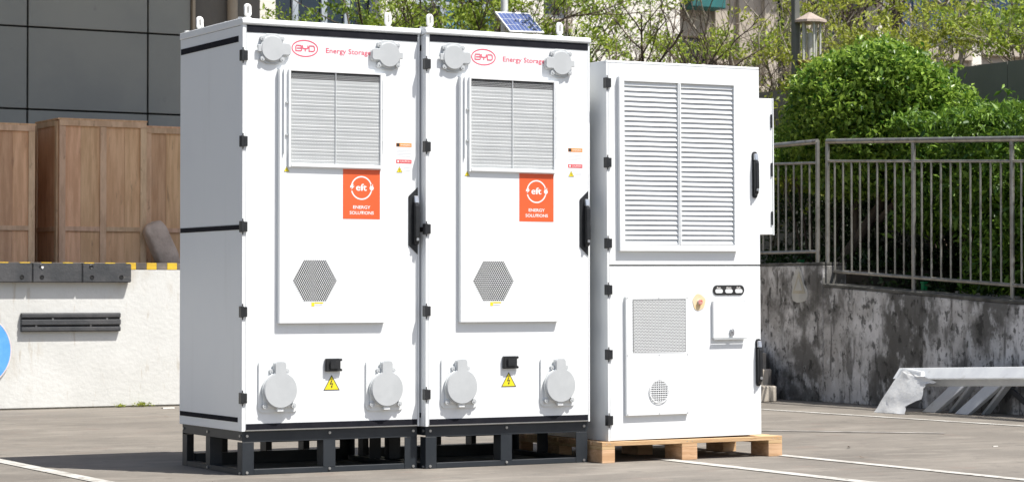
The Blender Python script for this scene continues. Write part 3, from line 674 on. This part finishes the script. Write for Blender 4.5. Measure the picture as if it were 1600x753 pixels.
for (yo, xo, lab) in ((-.14,.27,0),(-.50,.30,1)):
    lean(MB().prismx([(yo,.0),(yo-.16,.0),(yo-.42,.235),(yo-.24,.235)], xo, xo+.05).build('leg', 'trestle', tr, bevel=.004), .5, .3)
    MB().prismx([(yo-.165,.0),(yo-.20,.0),(yo-.46,.232),(yo-.425,.232)], xo-.02, xo+.048).build('leg_flange', 'trestle', tr, bevel=.003)
MB().prismx([(-.15,.236),(-2.6,.32),(-2.6,.40),(-.15,.33)], .28, .34).build('beam', 'trestle', tr, bevel=.004)
MB().bar((.36,-1.25,.02),(.36,-.80,.27),.02,.04).build('shade_toned_brace', 'slate', tr)  # slate colour paints the shadow on this part of the white frame
MB().bar((.02,-.15,.305),(.29,-.15,.305),.04,.05).build('crossbar', 'trestle', tr)
MB().bar((.02,-2.3,.36),(.29,-2.3,.36),.04,.05).build('crossbar', 'trestle', tr)
MB().prismx([(-2.62,0),(-2.5,0),(-2.3,.29),(-2.42,.29)], -.01,.035).build('leg', 'trestle', tr, bevel=.004)

# litter on the ground
lit = [((5.73,-.62),.05,'curled dry leaf on the ground left of the others near the right edge'),((5.90,-.70),.035,'small dry leaf lying between two curled ones on the ground'),
       ((6.25,-.60),.05,'curled dry leaf on the ground below the steel frame'),((6.75,-.1),.03,'dry leaf nearest the right edge of the photo'),
       ((3.62,-.55),.025,'tiny dark leaf on the ground just right of the pallet'),((4.1,.2),.03,'small leaf on the ground behind the white parking line, right of the pallet'),
       ((-.35,-.42),.03,'tiny dark leaf on the ground in front of the tall cabinet\'s black frame'),((1.75,5.6),.03,'small dark leaf on the ground in front of the dock')]
for i, ((lx, ly), s_, lb) in enumerate(lit):
    rd = random.Random(i); a = rd.uniform(0,6.28); ca, sa = math.cos(a), math.sin(a); q = MB(); q.flatmesh = True
    pts = [(-1,0,.1),(-.3,.35,.35),(.5,.28,.5),(1,0,.75),(.5,-.25,.4),(-.3,-.35,.2)]
    q.add([((x_*ca-y_*sa)*s_, (x_*sa+y_*ca)*s_, z_*s_*.6+.003) for x_, y_, z_ in pts], [(0,1,5),(1,2,4,5),(2,3,4)])
    o = q.build('fallen_leaf', 'litter'); o.location = (lx, ly, 0); tag(o, lb, 'leaf', 'dry leaves on the ground')
for i, ((lx, ly), s_, lb) in enumerate((((2.28,6.95),.05,'pale flat scrap on the ground by the weeds at the dock'),((5.1,-1.0),.02,'tiny white scrap on the ground in front, right of the pallet'),((5.0,-.1),.018,'tiny white scrap beside the white line right of the pallet'))):
    q = MB(); q.prismx([(-s_*.5,0),(s_*.5,0),(s_*.4,s_*.12),(-s_*.3,s_*.2)], -s_, s_); o = q.build('paper_scrap', 'patch'); o.location = (lx, ly, .001); tag(o, lb, 'scrap', 'pale scraps on the ground')

# ================================================================= CABINETS
def socket(parent, cx, cz, r, tw, tl, rot, plate, y0=0.0, th=.026):
    sc = bpy.data.objects.new('socket_cover', None)
    base = MB()
    yb = y0
    if plate:
        sc = MB().prism(rrect(cx-.112,cx+.113,cz-.118,cz+.163,.028,6), y0-.010, y0-.0003).build('socket_cover', 'plasticw', parent, smooth=True, bevel=.002, seg=2); yb = y0-.0102
        b = MB(); b.prism([(cx+x_, cz+z_) for x_, z_ in ((-.092,-.092),(.092,-.092),(.092,.02),(.06,.095),(-.06,.095),(-.092,.02))], yb-.010, yb).build('socket_body', 'plasticw', sc, bevel=.004, seg=2)
        scr = [(-.082,-.082),(.082,-.082),(-.043,.098),(.043,.098)]; ear = .014
    else:
        th = .015; sc = MB().prism(rot2([(-.066,-.066),(-.03,-.080),(.03,-.080),(.066,-.060),(.066,.060),(.03,.080),(-.03,.080),(-.066,.066)], (cx,cz), rot-math.pi/2), y0-.009, y0-.0003).build('socket_cover', 'plastic', parent, bevel=.003)
        yb = y0-.001
        q = [(-.056,-.053),(.056,-.053),(-.056,.053),(.056,.053)]; scr = q; ear = .013
    ang = rot
    yl = yb-.009
    for (ax_, az_) in scr:
        MB().cyly(cx+ax_, cz+az_, ear, yl-.010, y0-.001, 12).cyly(cx+ax_, cz+az_, .005, yl-.0125, yl-.010, 8).build('screw_post', 'plastic', sc, smooth=True)
    P = rot2(lid_outline(r, tw, tl), (cx,cz), ang)
    MB().prism(rot2([(x_*1.045, z_*1.03) for x_, z_ in lid_outline(r, tw, tl)], (cx,cz), ang), yl-th*.45, yl+.0005).build('lid_rim', 'screen', sc, smooth=True, bevel=.001)
    MB().prism(P, yl-th, yl-.0001).build('lid', 'plastic', sc, smooth=True, bevel=.0035, seg=2)
    nub = rot2([(-.018,-r-.018),(.018,-r-.018),(.018,-r+.01),(-.018,-r+.01)], (cx,cz), ang)
    MB().prism(nub, yl-th*.75, yl-.002).build('latch', 'plasticw' if plate else 'plastic', sc, bevel=.002)
    return sc
def triangle(parent, name, cx, z0, w, h, y, bolt=True):
    t = MB().prism([(cx-w/2,z0),(cx+w/2,z0),(cx,z0+h)], y-.0006, y-.0001).build(name, 'yellow', parent)
    b = MB(); b.flatmesh = True; k = w*.045; b.ribbon([(cx-w/2,z0),(cx+w/2,z0),(cx,z0+h)], k, y-.0009, closed=True)
    if bolt:
        q = w/.088
        b.prism([(cx-.003*q,z0+.050*q),(cx+.004*q,z0+.050*q),(cx-.003*q,z0+.034*q),(cx+.009*q,z0+.037*q),(cx+.003*q,z0+.018*q),(cx+.007*q,z0+.019*q),(cx-.001*q,z0+.009*q),(cx-.005*q,z0+.022*q),(cx-.001*q,z0+.020*q),(cx+.003*q,z0+.031*q),(cx-.011*q,z0+.028*q)], y-.0012, y-.0008)
    b.build('symbol', 'ink', t); return t
def handle(parent, x, z0, z1, y=0.0, plate=True):
    h = z1-z0
    if plate:
        hp = MB().prism([(x+.028,z1),(x-.028,z1-.050),(x-.028,z0+.050),(x+.028,z0)], y-.006, y-.0003).build('handle', 'black', parent, bevel=.002)
        a, b, lx0, lx1 = z0+.047, z1-.048, x-.002, x+.026
    else:
        hp = MB().prism(rrect(x-.018,x+.018,z0,z1,.016), y-.008, y-.0003).build('handle', 'black', parent, bevel=.002)
        a, b, lx0, lx1 = z0+.012, z1-.012, x-.013, x+.013
    MB().prismx([(y-.008,a),(y-.026,a+.012),(y-.036,a+.05),(y-.034,b-.055),(y-.030,b-.04),(y-.008,b-.04)], lx0, lx1).build('lever', 'black', hp, bevel=.004, seg=2)
    MB().prismx([(y-.008,b-.039),(y-.030,b-.039),(y-.022,b),(y-.008,b)], lx0+.001, lx1-.001).build('lever_tip', 'chrome', hp, bevel=.003)
    MB().cyly((lx0+lx1)/2, a+.035, .008, y-.0385, y-.030, 12).build('lock', 'chrome', hp)
    return hp
def hinge(me_cache, parent, z, x=0.0):
    o = obj('hinge', me_cache, parent); o.location = (x,0,z); return o
hm = MB(); hm.box(-.010,.006,-.016,.018,-.029,.029); hm.box(.0065,.026,-.012,-.0005,-.026,.026); hm.tube([(.000,-.010,-.042),(.000,-.010,.042)], .0035, 8)
hinge_me = hm.mesh('hinge', M['black'], bevel=.0015)
rp = []
for i in range(24):
    t = 2*math.pi*i/24; rp.append((.0125*math.cos(t), .004*math.sin(t), .046+.0125*math.sin(t)+(.015 if math.sin(t) > 0 else -.015)))
ring_me = MB().tube(rp, .0095, 8, closed=True).cylz(0,0,.013,-.0,.020,12).cylz(0,0,.022,0,.006,16).mesh('lifting_ring', M['ring'], smooth=True)

def battery_cabinet():
    c = thing('battery_cabinet', 'leftmost tall white battery cabinet, its grey side in full view, on black steel frame', 'cabinet', (0,0,0), group='tall white battery cabinets on steel frames')
    Wd, D, H, HF = 1.041, .88, 2.39, .229
    MB().box(0,Wd,.022,D,HF+.001,2.352).build('body', 'paint', c, bevel=.002)
    MB().box(.001,.018,.0,.0215,HF+.002,2.36).box(1.030,1.040,.0,.0215,HF+.002,2.36).build('door_jamb', 'paint', c)
    rf = MB().prismx([(-.006,2.356),(-.012,2.366),(-.006,2.386),(.01,2.390),(D,2.390),(D+.004,2.384),(D+.004,2.354),(.02,2.354),(.02,2.3605),(-.002,2.3605)], -.003, Wd+.003).build('roof', 'paint', c, bevel=.002)
    MB().prismx([(.03,2.391),(.03,2.398),(D-.03,2.398),(D-.03,2.391)], .02, .045).build('roof_ledge', 'ring', rf)
    for (yy, hh) in ((.10,.012),(.28,.006),(.62,.008),(.86,.012)): MB().cylz(.03,yy,.014,2.391,2.393+hh,10).build('rivet', 'ring', rf)
    for (rx, ry) in ((.05,.05),(.05,.72),(.872,.05)):
        o = obj('lifting_ring', ring_me, c); o.location = (rx,ry,2.3905)
    dr = MB().box(.019,1.0295,.0,.020,.2345,2.3595).build('door', 'paint', c, bevel=.0025, seg=2)
    for (x0, x1, z0, z1) in ((.024,1.026,2.3165,2.3545),(.024,1.026,.2385,.2695)):
        MB().box(x0,x1,-.0022,-.0002,z0,z1).build('foam_strip', 'tape', c)
    for (y0, y1, z0, z1) in ((.052,.868,2.268,2.300),(.028,.870,1.283,1.308),(.052,.868,.277,.302)):
        MB().box(-.0022,-.0002,y0,y1,z0,z1).build('foam_strip', 'tape', c)
        MB().box(Wd+.0002,Wd+.0022,y0,y1,z0,z1).build('foam_strip', 'tape', c)
    MB().box(-.0012,-.0002,.03,.872,1.3085,1.3125).build('panel_seam', 'galv', c)
    for z in (2.193,1.744,1.298,.854,.404): hinge(hinge_me, c, z)
    # air conditioner box on the door
    AY = -.027
    ac = MB().box(.199,.824,AY,-.0003,.791,2.132).build('air_conditioner', 'paint', c, bevel=.003, seg=2)
    x0, x1, z0, z1, gy = .247,.793,1.613,2.130,-.042
    fr = MB(); fr.box(x0,x0+.012,gy,AY-.0003,z0,z1); fr.box(x1-.010,x1,gy,AY-.0003,z0,z1)
    fr.box(x0+.0125,x1-.0105,gy,AY-.0003,z1-.009,z1); fr.prismx([(AY-.0003,z0-.002),(gy-.002,z0+.004),(gy-.002,z0+.022),(AY-.0003,z0+.022)], x0+.0125, x1-.0105)
    fr.build('grille_frame', 'paint', ac, bevel=.0015)
    MB().box(.5192,.5218,-.0395,-.031,z0+.023,z1-.0095).build('grille_bar', 'paint', ac)
    MB().box(x0+.0125,x1-.0105,-.0295,-.0275,z0+.0225,2.080).build('grille_backing', 'plastic', ac)
    MB().box(x0+.0125,x1-.0105,-.0295,-.0275,2.0805,z1-.0095).build('grille_backing', 'dark', ac)  # black sheet paints the unlit hollow behind the top rows of holes
    pz = .0185
    def yf(z):
        if z > 2.078: return -.0360
        ph = ((z-1.6)/pz) % 1.0
        return -.0345-(.0023*(ph/.72) if ph < .72 else .0023*(1-(ph-.72)/.28))
    hc = MB(); hc.flatmesh = True
    honeycomb(hc, grid_cells(x0+.0125,.5195,2.079,z1-.0095,.0098), .0098, .0051, yf)
    honeycomb(hc, grid_cells(.5215,x1-.0105,2.079,z1-.0095,.0098), .0098, .0051, yf)
    tag(hc.build('perforated_screen', 'paint', ac), kind='stuff')
    hc = MB(); hc.flatmesh = True
    honeycomb(hc, grid_cells(x0+.0125,.5195,z0+.0225,2.078,.0093), .0093, .0041, yf)
    honeycomb(hc, grid_cells(.5215,x1-.0105,z0+.0225,2.078,.0093), .0093, .0041, yf)
    tag(hc.build('perforated_screen', 'screen', ac), kind='stuff')
    MB().box(.2200,.2240,AY-.012,AY-.0003,1.685,2.128).build('side_flange', 'paint', ac)
    MB().box(.8035,.8055,AY-.004,AY-.0003,1.70,2.10).build('side_flange', 'paint', ac)
    for zz in (1.78,1.95): MB().box(.2330,.2465,AY-.010,AY-.0003,zz,zz+.008).box(.7935,.801,AY-.008,AY-.0003,zz-.02,zz-.012).build('clip', 'plastic', ac)
    # hexagonal vent
    p = .0122; cells = []
    for r_ in range(-10, 11):
        n = 21-abs(r_)
        for i in range(n): cells.append((.405+(i-(n-1)/2)*p, 1.0175+r_*p*.8660254))
    hv = MB(); hv.flatmesh = True; honeycomb(hv, cells, p, .0057, lambda z: AY-.0032); hv = hv.build('vent', 'paint', ac); tag(hv, kind='stuff')
    hx = [(.405+.126*math.cos(R(60*k)), 1.0175+.126*math.sin(R(60*k))*.985) for k in range(6)]
    MB().prism(hx, AY-.0008, AY-.0002).build('vent_backing', 'dark', hv)  # black plate on the closed panel paints shade inside the vent holes
    # poster
    PY = AY-.0006
    po = MB().box(.568,.787,PY-.0004,PY+.0003,1.347,1.6125).build('poster', 'orange', ac)
    em = MB(); em.flatmesh = True; ex, ez, er = .677,1.513,.060
    def arc(a0, a1, n=26): return [(ex+er*math.cos(R(a0+(a1-a0)*i/n)), ez+er*math.sin(R(a0+(a1-a0)*i/n))) for i in range(n+1)]
    em.ribbon(arc(20,168), .0075, PY-.0009); em.ribbon(arc(196,342), .0075, PY-.0009)
    em.prism([(ex-.066,ez+.012),(ex-.046,ez+.020),(ex-.052,ez+.008),(ex-.041,ez+.010),(ex-.062,ez-.012),(ex-.056,ez+.002),(ex-.068,ez-.001)], PY-.0013, PY-.0010)
    em.cyly(ex+.060, ez, .0125, PY-.0013, PY-.0010, 14)
    em.ribbon([(ex+.054,ez+.010),(ex+.054,ez+.021)], .004, PY-.0014); em.ribbon([(ex+.066,ez+.010),(ex+.066,ez+.021)], .004, PY-.0014)
    em.ribbon([(ex+.060,ez-.010),(ex+.058,ez-.020)], .005, PY-.0014)
    em.build('emblem', 'white', po)
    text('lettering', 'eft', ex-.033, ez-.014, PY-.0010, .064, .036, 'white', po, bold=.018)
    text('lettering', 'ENERGY', ex-.050, 1.402, PY-.0010, .103, .0165, 'white', po, bold=.022)
    text('lettering', 'SOLUTIONS', ex-.070, 1.372, PY-.0010, .143, .0165, 'white', po, bold=.022)
    triangle(ac, 'warning_sticker', .240, 1.590, .030, .026, AY-.0006)
    MB().box(.385,.402,AY-.0012,AY-.0004,.882,.902).build('warning_sticker', 'yellow', ac)
    MB().box(.404,.452,AY-.0010,AY-.0004,.896,.903).build('sticker_line', 'yellow', ac); MB().box(.404,.448,AY-.0010,AY-.0004,.886,.889).build('sticker_line', 'greyink', ac)
    # print on the door
    lg = MB(); lg.flatmesh = True
    lg.ribbon([(.3565+.074*math.cos(2*math.pi*i/64), 2.2465+.0425*math.sin(2*math.pi*i/64)) for i in range(64)], .0062, -.0008, closed=True)
    lg = lg.build('logo', 'logo', c)
    zb, zt_ = 2.2325, 2.2610; zm = (zb+zt_)/2; ww = .0062
    l2 = MB(); l2.flatmesh = True; q = .304
    l2.ribbon([(q,zt_),(q+.029,zt_),(q+.031,zt_-.003),(q+.031,zm+.002),(q+.029,zm),(q+.006,zm)], ww, -.0012)
    l2.ribbon([(q+.029,zm-.0003),(q+.033,zm-.003),(q+.033,zb+.003),(q+.030,zb),(q,zb),(q,zt_-.004)], ww, -.0010)
    q += .039
    l2.ribbon([(q,zt_+.002),(q,zm+.003),(q+.004,zm-.001),(q+.027,zm-.001),(q+.031,zm+.003),(q+.031,zt_+.002)], ww, -.0012)
    l2.ribbon([(q+.0155,zm-.001),(q+.0155,zb-.002)], ww, -.0010)
    q += .038
    l2.ribbon([(q,zt_),(q+.025,zt_),(q+.031,zt_-.006),(q+.031,zb+.006),(q+.025,zb),(q,zb),(q,zt_-.004)], ww, -.0012)
    l2.build('lettering', 'logo', lg)
    text('lettering', 'Energy Storage', .479, 2.229, -.0010, .267, .0270, 'logo', c, bold=.010)
    # round covers, power inlet, stickers, handle
    socket(c, .163, 2.234, .066, .064, .104, -math.pi/2, False); socket(c, .845, 2.234, .066, .064, .104, math.pi/2, False)
    socket(c, .203, .443, .094, .066, .150, 0, True); socket(c, .826, .438, .094, .066, .150, 0, True)
    pi_ = MB(); pi_.box(.474,.560,-.020,-.0003,.536,.604); pi_.box(.5605,.570,-.020,-.004,.590,.604); pi_.box(.5605,.570,-.020,-.004,.536,.550)
    pi_ = pi_.build('power_inlet', 'black', c, bevel=.003, seg=2)
    MB().box(.494,.545,-.030,-.0205,.548,.592).build('inlet_cap', 'black', pi_, bevel=.004, seg=2)
    triangle(c, 'warning_sticker', .5155, .4375, .088, .0755, -.0003)
    w1 = MB().box(.898,.991,-.0008,-.0002,1.7425,1.7625).build('warning_sticker', 'sorange', c)
    MB().box(.900,.918,-.0012,-.0009,1.744,1.761).build('sticker_icon', 'ink', w1); text('lettering', 'WARNING', .922, 1.7478, -.0012, .062, .0095, 'white', w1, bold=.01)
    for zz, a, b in ((1.735,.905,.985),(1.722,.898,.988),(1.714,.898,.975),(1.706,.900,.990),(1.698,.898,.96),(1.690,.898,.985)):
        MB().box(a,b,-.0005,-.0002,zz-.0011,zz+.0011).build('sticker_line', 'greyink', c)
    w2 = MB().box(.898,.991,-.0008,-.0002,1.6530,1.6725).build('warning_sticker', 'sred', c)
    MB().cyly(.910,1.6628,.006,-.0012,-.0009,10).build('sticker_icon', 'white', w2); text('lettering', 'CAUTION', .922, 1.6582, -.0012, .062, .0095, 'white', w2, bold=.01)
    triangle(c, 'warning_sticker', .9175, 1.604, .034, .030, -.0003)
    for zz in (1.630,1.622,1.614,1.606): MB().box(.942,.985,-.0005,-.0002,zz-.001,zz+.001).build('sticker_line', 'greyink', c)
    handle(c, 1.000, 1.160, 1.526)
    # black steel base frame
    bf = MB(); x0, x1 = .015, 1.040; fw = .066
    for (a, b) in ((x0,x0+fw),(.470,.540),(x1-fw-.012,x1)):
        pass
    MB().box(.30,.74,.30,.62,.150,.1985).build('dark_block', 'dark', c)  # near-black block under the middle of the body
    base = MB().box(x0,x1,.026,.030,.172,HF).box(x0,x1,D-.012,D-.008,.172,HF).box(x0,x0+.004,.0305,D-.0125,.180,HF).box(x1-.004,x1,.0305,D-.0125,.180,HF).box(x0+.004,x1-.004,.0305,D-.0125,HF-.012,HF-.001).build('base_frame', 'slate', c, bevel=.001)
    def angle(x, y, sx, sy, w=fw, z1=.1715):                     # L section upright
        m_ = MB(); a = sorted((x, x+sx*w)); m_.box(a[0],a[1],*sorted((y,y+sy*.005)),0,z1); b = sorted((y+sy*.0055,y+sy*w)); m_.box(*sorted((x,x+sx*.005)),b[0],b[1],0,z1)
        return m_.build('frame_post', 'slate', base, bevel=.001)
    angle(x0,.026,1,1); angle(x1,.026,-1,1,.075); angle(x0,D-.008,1,-1); angle(x1,D-.008,-1,-1)
    MB().box(.481,.551,.026,.031,.030,.1715).box(.481,.486,.0315,.11,.030,.1715).build('frame_post', 'slate', base)
    MB().box(.481,.551,D-.013,D-.008,.067,.1715).box(.481,.486,D-.09,D-.0135,.067,.1715).build('frame_post', 'slate', base)
    for xx, s_ in ((x0,1),(x1,-1)):
        MB().box(*sorted((xx,xx+s_*.005)),.470,.530,.030,.1795).box(*sorted((xx+s_*.0055,xx+s_*.07)),.470,.475,.030,.1795).build('frame_post', 'slate', base)
    MB().box(x0+fw+.001,x1-fw-.010,.027,.07,.001,.0295).build('frame_rail', 'slate', base, bevel=.001)
    for xx in (.215,.715):
        MB().box(xx,xx+.068,D-.013,D-.008,.0665,.1715).box(xx,xx+.005,D-.08,D-.0135,.0665,.1715).build('frame_post', 'slate', base)
    MB().box(x0+fw+.001,x1-fw-.010,D-.05,D-.009,.001,.066).build('frame_rail', 'slate', base, bevel=.001)
    MB().box(x0+.001,x0+.045,.094,D-.076,.001,.0295).build('frame_rail', 'slate', base, bevel=.001)
    MB().box(x1-.045,x1-.001,.094,D-.076,.001,.0295).build('frame_rail', 'slate', base, bevel=.001)
    for (bx, bz) in ((.041,.205),(.041,.014),(.516,.210),(.516,.020),(1.015,.205),(1.015,.014)):
        MB().cyly(bx,bz,.0075,.020,.0258,8).build('bolt', 'bolt', base)
    for (by, bz) in ((.052,.010),(.052,.205),(.50,.205),(.50,.014),(.85,.205)):
        MB().prismx([(by+.0075*math.cos(t), bz+.0075*math.sin(t)) for t in [2*math.pi*i/8 for i in range(8)]], .009, .0148).build('bolt', 'bolt', base)
    return c
c1 = battery_cabinet()
c2 = copy_tree(c1); c2.location = (1.0495,-.055,0)
c2['label'] = 'second tall white battery cabinet, between the leftmost cabinet and the louvred one'

# ---------------------------------------------------------------- pallet
pt = thing('wooden_pallet', 'pine pallet under the louvred white cabinet', 'pallet', (2.114,-.145,0))
PW = 1.236; PD = 1.10
for i in range(9):
    w_ = .105; yy = (PD-w_)/8*i
    MB().box(0,PW,yy,yy+w_,.094,.1185).build('deck_board', 'pine', pt, bevel=.002)
for xx in (.03,.055,.57,.605,1.17,1.205):
    MB().cyly(xx,.106,.003,-.0012,.002,8).build('nail', 'bolt', pt)
for xx, ww_ in ((0,.085),(.535,.105),(1.138,.098)):
    MB().box(xx,xx+ww_,.0,PD,.074,.0935).build('stringer_board', 'pine', pt, bevel=.002)
    for yy in (0,.47,.92):
        MB().box(xx,xx+ww_,yy,yy+.18,.0,.0735).build('block', 'pine', pt, bevel=.002)

# ---------------------------------------------------------------- louvred cabinet
def louvred_cabinet():
    c = thing('inverter_cabinet', 'white louvred equipment cabinet standing on a wooden pallet, rightmost of the three', 'cabinet', (2.165,-.130,.1195), (0,R(-.35),0))
    Wd, D, H = 1.048, .86, 2.140
    MB().box(0,Wd,.024,D,.001,H).build('body', 'paint', c, bevel=.002)
    MB().box(-.0005,Wd+.0005,.0,.0232,H-.012,H+.001).build('top_lip', 'paint', c, bevel=.002)
    MB().box(0,.012,.0,.023,.002,H-.013).build('door_jamb', 'paint', c)
    MB().box(.013,Wd,.0,.022,.990,H-.013).build('door', 'paint', c, bevel=.002, seg=2)
    MB().box(.013,Wd,.0,.022,.003,.982).build('door', 'paint', c, bevel=.002, seg=2)
    MB().box(.013,Wd,.012,.0225,.9825,.9895).build('door_gap', 'black', c)
    for z in (2.013,1.565,1.111,.850,.487,.118): hinge(hinge_me, c, z)
    # louvred panel
    lx0,lx1,lz0,lz1 = .071,.878,1.068,2.050; ix0,ix1,iz0,iz1 = .103,.852,1.104,2.026
    f = MB(); y = -.026
    f.box(lx0,ix0,y,-.0003,lz0,lz1); f.box(ix1,lx1,y,-.0003,lz0,lz1); f.box(ix0,ix1,y,-.0003,lz0,iz0); f.box(ix0,ix1,y,-.0003,iz1,lz1)
    lv = f.build('louvre_panel', 'paint', c)
    MB().box(.466,.486,y+.001,-.001,iz0,iz1).box(.4725,.4795,y-.003,y+.0008,iz0,iz1).build('centre_bar', 'paint', lv, bevel=.0015)
    MB().box(ix0,ix1,-.0025,-.0005,iz0,iz1).build('louvre_backing', 'paint', lv)
    n = 33; pz = (iz1-iz0)/n
    sm = MB().prismx([(-.0035,.0255),(-.005,.0272),(-.0150,.0075),(-.0165,.003),(-.0145,.003),(-.0125,.006)], 0, .3615).mesh('slat', M['paint'])
    for i in range(n):
        for xx in (ix0+.0005, .4868):
            o = obj('slat', sm, lv); o.location = (xx, 0, iz0+pz*i+.0005); o.scale.x = 1.0 if xx < .3 else 1.008
    # lower air conditioner
    AY = -.020
    ac = MB().box(.109,.532,AY,-.0003,.140,.812).build('air_conditioner', 'paint', c, bevel=.002)
    hc = MB(); hc.flatmesh = True; honeycomb(hc, grid_cells(.153,.512,.494,.796,.0098), .0098, .0037, lambda z: AY-.003); hc = tag(hc.build('perforated_screen', 'paint', ac), kind='stuff')
    MB().box(.154,.511,AY-.0010,AY-.0002,.496,.795).build('screen_backing', 'black', hc)  # black sheet paints the unlit space behind the perforations
    fn = MB().cyly(.327,.274,.062,AY-.0008,AY-.0002,32).build('fan_vent', 'dark', ac)  # dark disc paints the unlit opening behind the fan guard
    br = MB()
    for k in range(-4, 6):
        d = (k-.5)*.0122; hl = math.sqrt(max(0,.063**2-d*d))
        br.box(.327+d-.0022,.327+d+.0022,AY-.0045,AY-.003,.274-hl,.274+hl); br.box(.327-hl,.327+hl,AY-.0062,AY-.0047,.274+d-.0022,.274+d+.0022)
    br.ribbon([(.327+.065*math.cos(2*math.pi*i/40), .274+.065*math.sin(2*math.pi*i/40)) for i in range(40)], .006, AY-.0065, closed=True)
    br.build('fan_guard', 'paint', fn)
    for sx in (.118,.33,.522):
        for sz in (.150,.48,.803): MB().cyly(sx,sz,.0035,AY-.0025,AY-.0002,8).build('screw', 'plastic', ac)
    # controls
    ld = MB().prism(rrect(.712,.930,.815,.872,.0275,6), -.004, -.0003).build('indicator_plate', 'ink', c)
    for i, s_ in enumerate(('Run','Alarm','Fault')):
        cx = .752+i*.069; MB().prism(rrect(cx-.026,cx+.026,.826,.849,.011,5), -.0075, -.0042).build('indicator_light', 'plasticw', ld, bevel=.001)
        w_ = .034 if i == 1 else .026; text('lettering', s_, cx-w_/2, .8535, -.0046, w_, .010, 'white', ld, bold=.015)
    es = MB(); es.prism([(.616+.043*math.cos(t)*(1+.06*math.sin(5*t)), .776+.047*math.sin(t)*(1+.07*math.cos(3*t))) for t in [2*math.pi*i/28 for i in range(28)]], -.0025, -.0003)
    es = es.build('emergency_stop', 'yring', c)
    MB().cyly(.616,.776,.015,-.010,-.0028,20).build('button_stem', 'patch', es, smooth=True); MB().cyly(.616,.776,.0165,-.018,-.0105,20).build('button', 'redbtn', es, smooth=True, bevel=.003)
    fl = MB().box(.704,.930,-.016,-.0003,.568,.782).build('meter_flap', 'paint', c, bevel=.002)
    ed = MB(); ed.flatmesh = True; ed.ribbon([(.705,.569),(.705,.7805),(.929,.7805)], .0022, -.0165); ed.build('flap_edge', 'plastic', fl)
    MB().box(.703,.931,-.026,-.0165,.560,.5672).build('flap_lip', 'plastic', fl)
    MB().prism(rrect(.815,.845,.578,.622,.0145,6), -.026, -.0163).cyly(.830,.606,.006,-.030,-.0262,10).build('flap_lock', 'chrome', fl, bevel=.002)
    handle(c, 1.010, 1.378, 1.648, plate=False); handle(c, 1.026, .285, .560, plate=False)
    # box hung on the right side
    sb = MB().box(Wd+.002,Wd+.272,.25,.62,1.172,1.985).build('side_unit', 'paint', c, bevel=.003)
    MB().box(Wd+.2725,Wd+.279,.246,.262,1.170,1.987).build('side_unit_door', 'paint', sb)
    for zz in (1.27,1.56,1.85): MB().box(Wd+.258,Wd+.268,.242,.2495,zz-.04,zz+.04).build('hinge', 'black', sb)
    o = obj('lifting_ring', ring_me, c); o.location = (.90,.50,H-.022); o.rotation_euler = (0,0,.6)
    o = obj('lifting_ring', ring_me, c); o.location = (.10,.70,H); 
    return c
louvred_cabinet()
